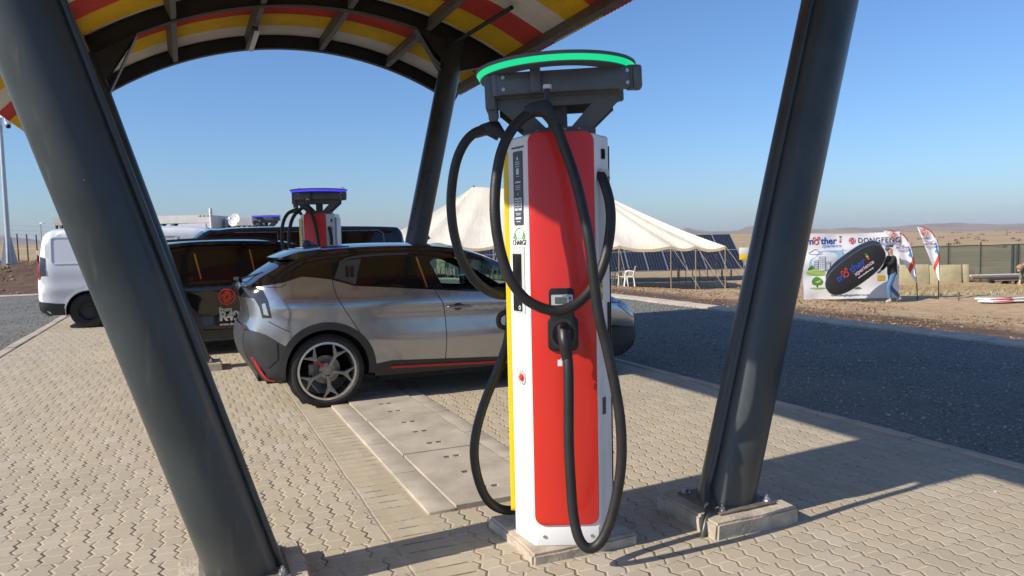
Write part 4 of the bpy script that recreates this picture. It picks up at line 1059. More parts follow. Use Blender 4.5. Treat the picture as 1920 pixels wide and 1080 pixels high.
def black_car():
    root=thing('parked_car','black SUV with a round red emblem on its side, parked behind the grey car','car',W(-.98,12.42,0),A)
    X=lambda u:u+.98
    out=[(.26,.28),(.12,.34),(.03,.50),(.0,.75),(.05,1.0),(.16,1.12),(.35,1.40),(.52,1.545),(.75,1.60),(1.2,1.635),(1.9,1.63),(2.35,1.60),(2.62,1.52),(2.95,1.32),(3.38,1.04),(3.55,1.0),(4.1,.95),(4.45,.85),(4.58,.68),(4.62,.48),(4.56,.30),(4.40,.24)]
    cr=lambda x,z: .03*math.exp(-((z-.92)/.07)**2)-.02*math.exp(-((z-.6)/.15)**2)-.05*sm(-z,-.36,-.2)
    c=Car(out,.93,.08,(1.06,.40),(.5,.18),(.8,.26),cr)
    wh=((.66,.36),(3.66,.36))
    pan=[('side_window',m_glass_dark,[(1.06,1.085),(1.06,1.47),(1.20,1.50),(1.78,1.515),(1.84,1.075)],.004),
         ('side_window',m_glass_dark,[(1.96,1.07),(1.90,1.515),(2.32,1.49),(2.55,1.42),(3.0,1.12),(2.98,1.055)],.004),
         ('quarter_window',m_glass_dark,[(.56,1.14),(.62,1.38),(.72,1.45),(.98,1.465),(.98,1.09)],.004),
         ('wheel_arch_trim',m_clad,arc_pts((.66,.36),.50,196,-16,26)+arc_pts((.66,.36),.44,-16,196,26),.012),
         ('wheel_arch_trim',m_clad,arc_pts((3.66,.36),.50,196,-16,26)+arc_pts((3.66,.36),.44,-16,196,26),.012),
         ('sill',m_clad,[(1.14,.22),(1.16,.36),(3.17,.36),(3.20,.22)],.010),
         ('tail_lamp',m_redlens,[(.05,.88),(.06,1.02),(.34,1.0),(.30,.90)],.006),
         ('headlight',m_lamp_clear,[(4.2,.80),(4.25,.90),(4.45,.83),(4.55,.72)],.006)]
    plain_car(root,c,wh,.36,m_blackpaint,pan,[(None,None,(.26,.28),(.16,1.12),.12),('rear_window',m_glass_dark,(.16,1.12),(.52,1.545),.06),(None,None,(.52,1.545),(2.62,1.52),.035),('windscreen',m_glass_dark,(2.62,1.52),(3.38,1.04),.07),(None,None,(3.38,1.04),(4.40,.24),.07)],.24,'spoke',dict(spoke=m_rim,rim=m_rim_cut))
    for sd in(-1,1):
        g=Geo()
        for p in ([(1.38,1.06),(1.42,.9),(1.46,.55),(1.46,.36)],[(2.06,1.06),(2.08,.7),(2.06,.36)],[(1.42,.52),(2.06,.52)]): g=Geo(); c.ribbon(g,p,.007,.0015,sd,sub=3); g.obj('shut_line',m_liner,root,smooth=0)
        g=Geo(); c.ribbon(g,[(1.09,1.46),(1.16,1.10)],.022,.009,sd,sub=1); g.obj('window_trim',m_chrome,root,smooth=0); g=Geo(); c.ribbon(g,[(1.84,1.50),(1.90,1.10)],.018,.009,sd,sub=1); g.obj('window_trim',m_chrome,root,smooth=0)
        g=Geo(); y=sd*(c.w-.21); g.tube([(.62,y,1.60),(.72,y,1.645),(1.3,y,1.67),(1.9,y,1.665),(2.25,y,1.62)],.018,n=8); g.obj('roof_rail',m_black,root,smooth=40)
        g=Geo(); g.box((2.92,sd*1.03,1.08),(.1,.2,.13),bev=.035); g.obj('door_mirror',m_gblack,root,smooth=40)
        g=Geo(); y=sd*(c.S(1.95,.95)+.02); g.box((1.92,y,.93),(.2,.035,.025),bev=.008); g.obj('door_handle',m_chrome,root,smooth=40)
    g=Geo(); g.box((.10,.0,.33),(.3,1.2,.10),bev=.02); g.obj('rear_skid_plate',m_rim_cut,root,smooth=40)
    # emblem and lettering on the near side
    xe=1.49; g=Geo(); swallows(g,.118,face(xe,0,.832),0,.003); g.v=[(a,b-c.S(a,d)-.003,d) for a,b,d in g.v]; g.obj('emblem',m_vinyl_red,root,smooth=0)
    g=Geo(); yy=0
    text_geo(g,'From',.082,face(1.375,yy,.645),0,.003,'LEFT',.0035); text_geo(g,'R49',.185,face(1.375,yy,.545),0,.003,'LEFT',.007,.88); text_geo(g,'www.dongfeng',.058,face(1.375,yy-.004,.435),0,.003,'LEFT',.0015)
    g.v=[(a,b-c.S(a,d)-.004,d) for a,b,d in g.v]; g.obj('lettering',m_vinyl_grey,root,smooth=0)
black_car()
# ---- big square-shouldered black off-roader, facing left ----------
def offroader():
    root=thing('parked_car','tall square black four wheel drive facing left behind the black SUV','car',W(3.97,14.95,0),A+pi)
    X=lambda u:4.25-u
    out=[(.22,.36),(.05,.45),(.0,.7),(.02,1.1),(.08,1.55),(.16,1.80),(.40,1.855),(1.6,1.88),(3.0,1.87),(3.42,1.84),(3.66,1.80),(4.12,1.42),(4.22,1.30),(4.9,1.26),(5.12,1.16),(5.18,.9),(5.18,.6),(5.08,.45),(4.9,.40)]
    c=Car(out,.98,.06,(1.25,.22),(.35,.06),(.5,.12),None)
    pan=[('side_window',m_glass_dark,[(.55,1.38),(.55,1.72),(.62,1.76),(1.30,1.76),(1.30,1.38)],.004),
         ('side_window',m_glass_dark,[(1.46,1.38),(1.46,1.76),(2.32,1.76),(2.32,1.38)],.004),
         ('side_window',m_glass_dark,[(2.48,1.38),(2.48,1.76),(3.15,1.76),(3.28,1.70),(3.62,1.40)],.004),
         ('quarter_light',m_glass_dark,[(3.42,1.66),(3.36,1.78),(3.55,1.74),(3.85,1.42),(3.76,1.39)],.004),
         ('sill',m_clad,[(1.55,.38),(1.58,.52),(3.6,.52),(3.63,.38)],.012)]
    plain_car(root,c,((1.02,.42),(4.15,.42)),.42,m_blackpaint,pan,[(None,None,(.22,.36),(.02,1.1),.06),('rear_window',m_glass_dark,(.02,1.1),(.16,1.80),.05),(None,None,(.16,1.80),(3.42,1.84),.03),('windscreen',m_glass,(3.66,1.80),(4.12,1.42),.06),(None,None,(3.42,1.84),(3.66,1.80),.04),(None,None,(4.12,1.42),(4.9,.40),.05)],.38,'spoke',dict(spoke=m_rim,rim=m_rim),.27)
    for sd in(-1,1):
        g=Geo()
        for q in ([(.50,1.36),(.50,1.73),(.60,1.79),(1.30,1.79),(1.34,1.74),(1.34,1.36)],[(1.42,1.36),(1.42,1.79),(2.36,1.79),(2.36,1.36)],[(2.44,1.36),(2.44,1.79),(3.17,1.79)]): c.ribbon(g,q,.022,.008,sd,sub=1)
        g.obj('window_frame_trim',M('satin_trim',(.16,.16,.17),.3,.7),root,smooth=0)
        g=Geo(); g.box((3.62,sd*1.10,1.42),(.14,.22,.20),bev=.04); g.obj('door_mirror',m_gblack,root,smooth=40)
offroader()
# ---- white panel van ----------------------------------------------
m_vanwhite=M('white_van_paint',(.76,.765,.775),.22,0,.03,2,Coat_Weight=.4)
def white_van():
    root=thing('panel_van','white panel van with black lower bumper and steel wheels at the far left','van',W(-2.66,17.62,0),A)
    out=[(.16,.28),(.03,.36),(.0,.75),(.02,1.15),(.07,1.55),(.12,1.80),(.24,1.90),(.45,1.93),(1.6,1.955),(2.7,1.95),(3.1,1.90),(3.42,1.76),(3.95,1.25),(4.10,1.13),(4.55,1.0),(4.74,.82),(4.80,.55),(4.74,.32),(4.6,.26)]
    cr=lambda x,z: -.03*sm(-z,-.45,-.25)+.02*math.exp(-((z-.78)/.08)**2)
    c=Car(out,.84,.10,(1.15,.20),(.30,.07),(.6,.18),cr)
    def rp(x0,x1,z0,z1,r): return [(x,z) for x,z in rrect(x1-x0,z1-z0,r,5,(x0+x1)/2,(z0+z1)/2)]
    m_vseam=M('grey_body_seam',(.30,.31,.32),.5)
    pan=[('bumper_corner',m_clad,[(.16,.285),(.06,.335),(.02,.40),(.004,.50),(.002,.56),(.32,.51),(.45,.50),(.45,.28)],.014),
         ('sill',m_clad,[(1.30,.27),(1.30,.40),(3.2,.40),(3.2,.27)],.010),
         ('tail_lamp',m_redlens,[(.01,1.02),(.02,1.44),(.05,1.45),(.06,1.02),(.03,.97)],.008),
         ('tail_lamp_lens',m_tail,[(.06,1.04),(.065,1.42),(.15,1.40),(.16,1.06)],.009),
         ('side_window',m_glass_dark,[(2.62,1.20),(2.62,1.68),(2.9,1.73),(3.25,1.68),(3.72,1.24)],.005),
         ('headlight',m_lamp_clear,[(4.3,.86),(4.35,1.0),(4.55,.96),(4.72,.80)],.006)]
    plain_car(root,c,((.86,.34),(3.78,.34)),.34,m_vanwhite,pan,[(None,None,(.16,.28),(3.1,1.90),.05),('windscreen',m_glass_dark,(3.1,1.90),(4.10,1.13),.07),(None,None,(4.10,1.13),(4.6,.26),.08)],.27,'steel',dict(spoke=m_black,rim=m_black),.215,None,.06)
    for sd in(-1,1):
        g=Geo(); fr=rp(.26,1.30,1.28,1.79,.05); c.ribbon(g,fr+fr[:1],.018,.010,sd,sub=1); fr=rp(1.36,2.5,1.28,1.79,.05); c.ribbon(g,fr+fr[:1],.018,.010,sd,sub=1); g.obj('pressed_panel_edge',m_vanwhite,root,smooth=0)
        g=Geo()
        for p in ([(2.55,1.80),(2.56,1.2),(2.54,.42)],[(1.36,1.88),(1.33,1.2),(1.33,.42)],[(.45,.52),(.9,.88),(1.30,.95)]): c.ribbon(g,p,.006,.001,sd,sub=4)
        g.obj('shut_line',m_vseam,root,smooth=0)
        g=Geo(); c.ribbon(g,arc_pts((.86,.34),.415,185,-5,24),.028,.012,sd,sub=1); c.ribbon(g,arc_pts((3.78,.34),.415,185,-5,24),.028,.012,sd,sub=1); g.obj('wheel_arch_lip',m_vanwhite,root,smooth=0)
        g=Geo(); g.box((3.25,sd*1.0,1.30),(.14,.2,.26),bev=.04); g.obj('door_mirror',m_black,root,smooth=40)
        g=Geo(); g.box((.01,sd*.60,1.50),(.03,.05,.09),bev=.01); g.box((.0,sd*.60,.62),(.03,.05,.09),bev=.01); g.obj('door_hinge',m_vanwhite,root,smooth=40)
    g=Geo(); i,j=c.seg(.16,.28,.0,.55); c.cap(g,i,j,.05,off=.012); g.obj('rear_bumper',m_clad,root,smooth=40)
    g=Geo(); g.box((2.7,0,1.965),(.30,.30,.05),bev=.02); g.obj('roof_vent',m_vanwhite,root,smooth=40)
white_van()
#@BACK
# ------------------------------------------------------------------ beyond the road
def gp(x,y,dz=0.): return Vector((x,y,gz(x,y)+dz))
# ---- marquee --------------------------------------------------------
def canvas_mat():
    t=NT('cream_tent_canvas'); p=t.obj(); x,y,z=t.sep(p)
    wv=t.noise(t.comb(t.m_('MULTIPLY',x,1.6),t.m_('MULTIPLY',y,.5),t.m_('MULTIPLY',z,.55)),2.2,4,.6,.6)
    c=t.mix(t.rng(t.noise(p,.8,4),.3,.7),(.65,.585,.47),(.73,.665,.555))
    c=t.mix(t.rng(t.noise(p,3.,5,.7),.68,.82,0,.25),c,(.45,.36,.25))
    t.bsdf(c,.85,0,t.bump(wv,.45,.06)); return t.m
def marquee():
    tx0,tx1,ty0,ty1=-5.9,9.05,31.6,40.2
    root=thing('marquee_tent','cream canvas marquee with two peaks, slack eaves and guy ropes beyond the road','tent',(0,0,0))
    zl,zr=1.46,1.05
    ez=lambda x: zl+(zr-zl)*(x-tx0)/(tx1-tx0)
    P1=(-1.75,36.,4.10); P2=(3.62,36.,4.05)
    poles=[tx0,-4.1,-2.4,-.6,1.1,2.9,4.55,6.75,7.8,tx1]
    def scal(x):
        for a,b in zip(poles[:-1],poles[1:]):
            if a<=x<=b: return .16*math.sin(pi*(x-a)/(b-a))*min(1,(b-a)/1.4)
        return 0
    g=Geo(); n=16
    def surf(edge,top):   # from the eave edge up to the ridge
        rows=[]
        m=len(edge)
        for k in range(n+1):
            t=k/n; row=[]
            for e,q in zip(edge,top):
                s=t; z=e[2]+(q[2]-e[2])*(.80*s+.20*s*s)
                row.append((e[0]+(q[0]-e[0])*s,e[1]+(q[1]-e[1])*s,z+.03*mn.noise((e[0]*.9,e[1]*.9,s*2))*(1-s)))
            rows.append(row)
        g.grid(rows)
    N=61
    ex=[tx0+(tx1-tx0)*i/(N-1) for i in range(N)]
    def rp(x):
        t=min(1,max(0,(x-(-3.4))/(6.2+3.4))); xx=P1[0]+(P2[0]-P1[0])*t
        sag=.16*math.sin(pi*t); return (xx,36.,P1[2]+(P2[2]-P1[2])*t-sag)
    surf([(x,ty0,ez(x)-scal(x)) for x in ex],[rp(x) for x in ex])
    surf([(x,ty1,ez(x)+.1-scal(x)) for x in ex[::-1]],[rp(x) for x in ex[::-1]])
    ey=[ty0+(ty1-ty0)*i/24 for i in range(25)]
    surf([(tx1,y,zr-.14*abs(math.sin(pi*(y-ty0)/2.15))) for y in ey],[P2]*25)
    surf([(tx0,y,zl-.14*abs(math.sin(pi*(y-ty0)/2.15))) for y in ey[::-1]],[P1]*25)
    g.obj('canopy',canvas_mat(),root,smooth=60)
    v=Geo()
    rows=[[(x,ty0-.012,ez(x)-scal(x)+.01),(x,ty0-.02,ez(x)-scal(x)-.11+.01*math.sin(x*9)),(x,ty0-.008,ez(x)-scal(x)-.11+.01*math.sin(x*9))] for x in ex]
    v.grid(rows); rows=[[(tx1+.012,y,zr-.14*abs(math.sin(pi*(y-ty0)/2.15))+.01),(tx1+.02,y,zr-.14*abs(math.sin(pi*(y-ty0)/2.15))-.1)] for y in ey]; v.grid(rows)
    v.obj('valance',M('tent_valance',(.50,.39,.24),.85),root,smooth=60)
    mw=M('tent_pole_wood',(.33,.24,.14),.7); mr=M('guy_rope',(.42,.34,.24),.9)
    for x in poles:
        b=gp(x,ty0); q=Geo(); q.cyl(b,(x,ty0,ez(x)+.02),.02,n=8); q.obj('side_pole',mw,root,smooth=40)
        e=gp(x+(.9 if x>6 else -.25 if x<0 else .15),ty0-1.5); q=Geo(); q.tube([(x,ty0,ez(x)+.02),e],.008,n=5,smooth=1); q.obj('guy_rope',mr,root,smooth=0)
    for y in ey[4::4]:
        q=Geo(); q.cyl(gp(tx1,y),(tx1,y,zr+.02),.02,n=8); q.obj('side_pole',mw,root,smooth=40)
        q=Geo(); q.tube([(tx1,y,zr),gp(tx1+1.4,y-.2)],.008,n=5,smooth=1); q.obj('guy_rope',mr,root,smooth=0)
    for p in (P1,P2): q=Geo(); q.cyl(gp(p[0],p[1]),(p[0],p[1],p[2]+.05),.06,n=10); q.obj('centre_pole',mw,root,smooth=40)
marquee()
# ---- white plastic chairs ------------------------------------------
def plastic_chair():
    root=thing('plastic_chair','x','chair'); m=M('white_plastic',(.74,.73,.70),.4,0,.05)
    g=Geo(); g.prism(rrect(.44,.42,.08,4),.03,Matrix.Translation((0,0,.42)),bev=.01); g.obj('seat',m,root)
    g=Geo(); rows=[]
    for k in range(7):
        t=k/6; z=.44+.42*t; x=-.19-.10*t; w_=.20-.03*t*t*t
        rows.append([(x-.035*(1-(q/3-1)**2)*0+.04*(abs(q/3-1))**2,w_*(q/3-1),z) for q in range(7)])
    g.grid(rows); g.grid([[(x-.012,y,z) for x,y,z in r] for r in rows],flip=True); g.obj('backrest',m,root,smooth=60)
    for sx in(-1,1):
        for sy in(-1,1):
            g=Geo(); g.cyl((sx*.17,sy*.17,.43),(sx*.225,sy*.215,0),.026,.020,n=8); g.obj('leg',m,root)
    for sy in(-1,1):
        g=Geo(); g.tube([(-.24,sy*.20,.62),(-.05,sy*.235,.66),(.14,sy*.235,.645),(.19,sy*.22,.44)],.018,n=8); g.obj('armrest',m,root)
    return root
ch0=plastic_chair()
spots=[]
for k in range(5): spots.append((5.02-.17*k,31.85+.7*k,0))
for k in range(7): spots.append((-3.55+.95*k,32.9+.1*(k%3),1))
for k in range(5): spots.append((-3.0+.95*k,34.3,2))
for i,(x,y,r_) in enumerate(spots):
    o=ch0 if i==0 else dup(ch0)
    o.location=gp(x,y); o.rotation_euler.z=pi+rnd.uniform(-.15,.15)+(0 if r_==0 else R(-70) if r_==1 else R(-60))
    o['label']='white plastic armchair at the open front edge of the marquee, nearest the road' if i==0 else 'white plastic armchair in the row under the front eave of the marquee' if r_==0 else 'white plastic armchair standing under the marquee, seen past the grey car'
    o['group']='chairs in the front row' if r_==0 and i else 'chairs under the marquee' if r_ else 'plastic chairs'
# ---- solar array ----------------------------------------------------
def solar_mat():
    t=NT('solar_cells'); p=t.obj(); x,y,z=t.sep(p)
    def line(v,pitch,wd):
        f=t.m_('FRACT',t.m_('DIVIDE',v,pitch)); d=t.m_('MULTIPLY',t.m_('MINIMUM',f,t.m_('SUBTRACT',1.,f)),pitch); return t.m_('LESS_THAN',d,wd)
    l=t.m_('MAXIMUM',line(x,.17,.006),t.m_('MULTIPLY',line(y,.17,.003),.6))
    c=t.mix(l,(.012,.014,.022),(.13,.14,.16)); t.bsdf(c,.18,0,Coat_Weight=.4); return t.m
def solar_array():
    base=Vector((-3.2,41.6,0)); root=thing('solar_array','long tilted bank of dark solar panels in two tiers behind the marquee','solar panels',(0,0,0))
    tilt=R(31); mx0=Matrix.Translation((-3.2,41.6,-.40))@Matrix.Rotation(R(-.4),4,'Z')@Matrix.Rotation(tilt,4,'X')
    ms=solar_mat(); mf=M('aluminium_frame',(.52,.53,.54),.4,.7,.1)
    tiers=[(0,2.0,15),(2.04,1.72,15)]
    for (y0,l,n) in tiers:
        for k in range(n):
            if y0>1 and k in (): continue
            x0=k*1.085
            g=Geo(); g.box((.53,l/2,0),(1.06,l,.03))
            pm=g.obj('solar_panel',ms,root,smooth=0); pm.matrix_local=mx0@Matrix.Translation((x0,y0,0))
            f=Geo()
            for (c,d) in (((.0,l/2,.004),(.028,l,.04)),((1.06,l/2,.004),(.028,l,.04)),((.53,0.0,.004),(1.06,.028,.04)),((.53,l,.004),(1.06,.028,.04))): f.box(c,d)
            f.obj('panel_frame',mf,pm,smooth=0)
    w_=15*1.085
    for y in(.5,1.6,2.5,3.4):
        g=Geo(); g.box((w_/2,y,-.06),(w_,.05,.08)); r_=g.obj('rail',mf,root,smooth=0); r_.matrix_local=mx0
    md=M('galvanised_post',(.25,.25,.25),.5,.6)
    for k in range(6):
        for yy in (.7,2.9):
            p=mx0@Vector((.6+k*3.0,yy,-.09)); b=gp(p.x,p.y,-.05); g=Geo(); g.cyl(b,p,.05,n=8); g.obj('rack_post',md,root,smooth=40)
solar_array()
# ---- printed banner wall --------------------------------------------
m_cloth=M('white_banner_fabric',(.74,.75,.78),.7,0,.05,1.2,.25,2.2)
P_=lambda n,c: M(n,c,.7,0,.03)
pb,pr_,pg,pk,py,psky,pgl=P_('blue_ink',(.02,.055,.30)),P_('red_ink',(.58,.05,.04)),P_('green_ink',(.07,.22,.04)),P_('black_ink',(.03,.03,.035)),P_('yellow_ink',(.72,.45,.03)),P_('sky_ink',(.36,.55,.74)),P_('light_green_ink',(.35,.50,.13))
def mother_logo(g,mx,s,mb=0,mr=1,mg=2,my=3):
    """word mark: blue letters, a red curled ring for the o, three small blocks at its end"""
    text_geo(g,'m',s,mx@Matrix.Translation((-1.62*s,0,0)),mb,.004,'CENTER',.02*s)
    m=mx@Matrix.Translation((-.98*s,-.08*s,0)); ring_poly(g,.17*s,.27*s,m,.004,mr,24)
    g.tube([m@Vector((x*s,y*s,.002)) for x,y in ((-.2,.18),(-.36,.40),(-.20,.52),(-.10,.34),(.06,.30),(.16,.52),(.34,.50),(.22,.22))],.035*s,n=5,mi=mr,smooth=4)
    text_geo(g,'ther',s,mx@Matrix.Translation((.36*s,0,0)),mb,.004,'CENTER',.02*s)
    for k,c in enumerate((mg,my,mr)): g.prism(rrect(.20*s,.20*s,.03*s,2,1.58*s,.42*s-.25*s*k),.004,mx,mi=c)
def banner_wall():
    x0,x1,y,zb,zt=9.39,12.47,24.,-.60,1.53
    cx=(x0+x1)/2; root=thing('banner_wall','wide white printed backdrop with blue lettering, a drawn city and green hills','banner',(cx,y,zb)); wd=x1-x0; ht=zt-zb
    wz=lambda x,z: .02*math.sin(x*5+z*2.2)+.014*math.sin(z*7-x*2)+.01*mn.noise((x*3,z*3,0))
    g=Geo(); rows=[]
    for i in range(33):
        z=ht*i/32; rows.append([(-wd/2+wd*k/48,wz(-wd/2+wd*k/48,z),z+(.035*math.sin(pi*k/48)*-1 if i==32 else 0)) for k in range(49)])
    g.grid(rows); g.grid([[(a,b+.012,c) for a,b,c in r] for r in rows],flip=True); g.obj('fabric',m_cloth,root,smooth=60)
    for s in(-1,1):
        q=Geo(); q.cyl((s*wd/2,.05,-.05),(s*wd/2,.05,ht),.02,n=8); q.obj('frame_pole',M('frame_tube',(.4,.4,.41),.4,.7),root); q=Geo(); q.tube([(s*wd/2*.9,.05,ht*.8),(s*wd/2*.9,1.0,-.15)],.015,n=6,smooth=1); q.obj('rear_strut',M('frame_tube',(.4,.4,.41)),root)
    px=lambda X,Y: (-wd/2+(X-45)/(1248-45)*wd, ht-(Y-102)/(945-102)*ht)     # sketch units of the print
    F=lambda X,Y,off=.045: Matrix.Translation((px(X,Y)[0],-off,px(X,Y)[1]))@FRONT
    k=wd/1203
    def ink(name,mats,fn): q=Geo(); fn(q); q.obj(name,mats,root,smooth=0)
    def conf(q):   # lay the print on the rippled cloth
        q.v=[(a,b+.038+wz(a,c),c) for a,b,c in q.v]
    def lay(name,mats,fn):
        q=Geo(); fn(q); conf(q); q.obj(name,mats,root,smooth=0)
    I=Matrix.Translation((0,-.045,0))@FRONT
    poly=lambda pts:[px(*p) for p in pts]
    lay('printed_sky',psky,lambda q:[q.prism(poly(cr2([(250,330),(500,325),(900,330),(880,380),(980,470),(700,560),(420,600),(140,560),(130,440),(200,400)],3,True)),.0008,I,z0=-.0006)])
    lay('printed_ground',[pgl,pg],lambda q:[q.prism(poly(cr2([(100,575),(250,565),(420,590),(560,560),(800,600),(900,640),(600,650),(300,640),(105,630)],4,True)),.0008,I,z0=.0004),q.prism(poly(cr2([(100,570),(130,520),(165,520),(185,570)],3,True)),.0008,I,mi=1,z0=.0015)])
    def city(q):
        for (a,b,c,d) in ((180,445,232,565),(232,400,318,580),(318,466,378,585)):
            for (e,f,h,j) in ((a,b,c,b+7),(a,d-7,c,d),(a,b,a+7,d),(c-7,b,c,d)): q.prism(poly([(e,f),(h,f),(h,j),(e,j)]),.001,I,z0=.003)
            q.prism(poly([(a+7,b+7),(c-7,b+7),(c-7,d-7),(a+7,d-7)]),.0006,I,mi=1,z0=.0022)
            yy=b+22
            while yy<d-20:
                for f in(.25,.5,.75): xx=a+(c-a)*f; q.prism(poly([(xx-6,yy),(xx+6,yy),(xx+6,yy+10),(xx-6,yy+10)]),.001,I,z0=.003)
                yy+=24
        cl=cr2([(130,368),(120,345),(150,330),(170,312),(215,310),(228,335),(262,345),(255,368)],4,True)
        q.tube([I@Vector((*px(*p),.004)) for p in cl+cl[:1]],.006,n=4,smooth=1)
        for a in(100,-20,215): q.prism([( -.012,0),(.012,0),(.006,.30),(-.002,.31)],.001,I@Matrix.Translation((*px(553,425),.003))@Matrix.Rotation(R(a-90),4,'Z'))
        q.prism(poly([(548,430),(560,430),(566,560),(542,560)]),.001,I,z0=.003)
    lay('printed_city',[P_('outline_ink',(.16,.18,.26)),P_('pale_ink',(.66,.70,.76))],city)
    lay('printed_tree',[pg,pgl,P_('trunk_ink',(.10,.06,.03))],lambda q:[q.prism(poly(cr2([(150,720),(170,680),(215,655),(265,680),(290,715),(270,755),(215,765),(165,755)],3,True)),.0008,I,z0=.002),q.prism(poly(cr2([(170,715),(200,675),(240,680),(260,715),(220,735)],3,True)),.0008,I,mi=1,z0=.003),q.prism(poly([(212,745),(224,745),(228,800),(208,800)]),.001,I,mi=2,z0=.003),q.prism(poly(cr2([(120,800),(220,790),(350,800),(220,815)],3,True)),.0006,I,mi=1,z0=.001),q.prism(poly(cr2([(690,825),(740,795),(780,820)],3,True)),.0008,I,mi=0,z0=.002)])
    lay('printed_box',py,lambda q:q.prism(poly([(972,655),(1070,655),(1070,720),(972,720)]),.001,I,z0=.002))
    def head_(q):
        mother_logo(q,F(318,205),120*k)
        text_geo(q,'xperience',62*k,F(395,265),4,.003,'CENTER',.001,1.,.3)
        swallows(q,42*k,F(652,208),1,.003)
        text_geo(q,'DONGFENG',88*k,F(985,208),5,.003,'CENTER',.003,1.12); text_geo(q,'distributor',52*k,F(1085,254),4,.003,'CENTER',.001,1.,.3)
        text_geo(q,'www.dongfengmother.co.za',42*k,F(630,898),5,.002,'CENTER'); text_geo(q,'082 555 0100',26*k,F(700,868),5,.002,'CENTER') if False else None
    lay('printed_lettering',[pb,pr_,pg,py,P_('pale_blue_ink',(.22,.33,.62)),P_('grey_ink',(.06,.06,.07))],head_)
banner_wall()
# ---- people -----------------------------------------------------------
def skin(name,chains,mat,parent,root_at=None,sub=2):
    """chains: lists of (x,y,z,r); joints at the same place are merged; grown to one surface with a Skin modifier"""
    vs=[];rad=[];es=[];key={}
    def vid(p):
        k=tuple(round(c,3) for c in p[:3])
        if k not in key: key[k]=len(vs); vs.append(p[:3]); rad.append(p[3])
        return key[k]
    for ch in chains:
        ids=[vid(p) for p in ch]
        es+=[e for e in zip(ids[:-1],ids[1:]) if e not in es and e[::-1] not in es and e[0]!=e[1]]
    me=bpy.data.meshes.new('skel'); me.from_pydata(vs,es,[]); o=bpy.data.objects.new('skel',me); COL.objects.link(o)
    sk=o.modifiers.new('s','SKIN'); sk.use_smooth_shade=True
    for i,r in enumerate(rad):
        d=me.skin_vertices[0].data[i]; d.radius=(r,r) if not isinstance(r,tuple) else r; d.use_root=(i==0)
    su=o.modifiers.new('u','SUBSURF'); su.levels=sub; su.render_levels=sub
    dg=bpy.context.evaluated_depsgraph_get(); dg.update()
    m2=bpy.data.meshes.new_from_object(o.evaluated_get(dg)); m2.name=name
    bpy.data.objects.remove(o); bpy.data.meshes.remove(me)
    m2.materials.clear(); m2.materials.append(mat)
    m2.polygons.foreach_set('use_smooth',[True]*len(m2.polygons))
    b=bpy.data.objects.new(name,m2); COL.objects.link(b); b.parent=parent; return b
m_skin=M('light_skin',(.50,.29,.20),.5,0,.05); m_skin2=M('brown_skin',(.16,.08,.05),.5,0,.05); m_jack=M('black_jacket_cloth',(.014,.014,.016),.85,0,.2); m_jean=M('blue_denim',(.07,.16,.30),.85,0,.25,20); m_shoe=M('pale_trainers',(.45,.50,.46),.6); m_cap=M('grey_cap_cloth',(.09,.09,.09),.85); m_hair=M('dark_hair',(.012,.009,.008),.6)
def hand(p,d,side,curl=.5):
    """five finger chains starting at the palm p, pointing along d"""
    d=Vector(d).normalized(); s=d.cross(Vector((0,0,1))); s=(s.normalized() if s.length>.1 else Vector((0,1,0)))*side; n=s.cross(d).normalized()
    p=Vector(p); pal=p+d*.07; out=[[(*p,.026),(*pal,.030)]]
    for k,(o,l) in enumerate(((-.03,.060),(-.010,.072),(.011,.068),(.031,.053))):
        a=pal+s*o+d*.03; b=a+d*l*.5-n*l*.2*curl; c=b+d*l*.35-n*l*.5*curl; out.append([(*pal,.030),(*a,.011),(*b,.010),(*c,.008)])
    a=p+d*.03-s*.035; b=a+d*.035-s*.022; c=b+d*.028-n*.012; out.append([(*p,.026),(*a,.013),(*b,.011),(*c,.009)])
    return out
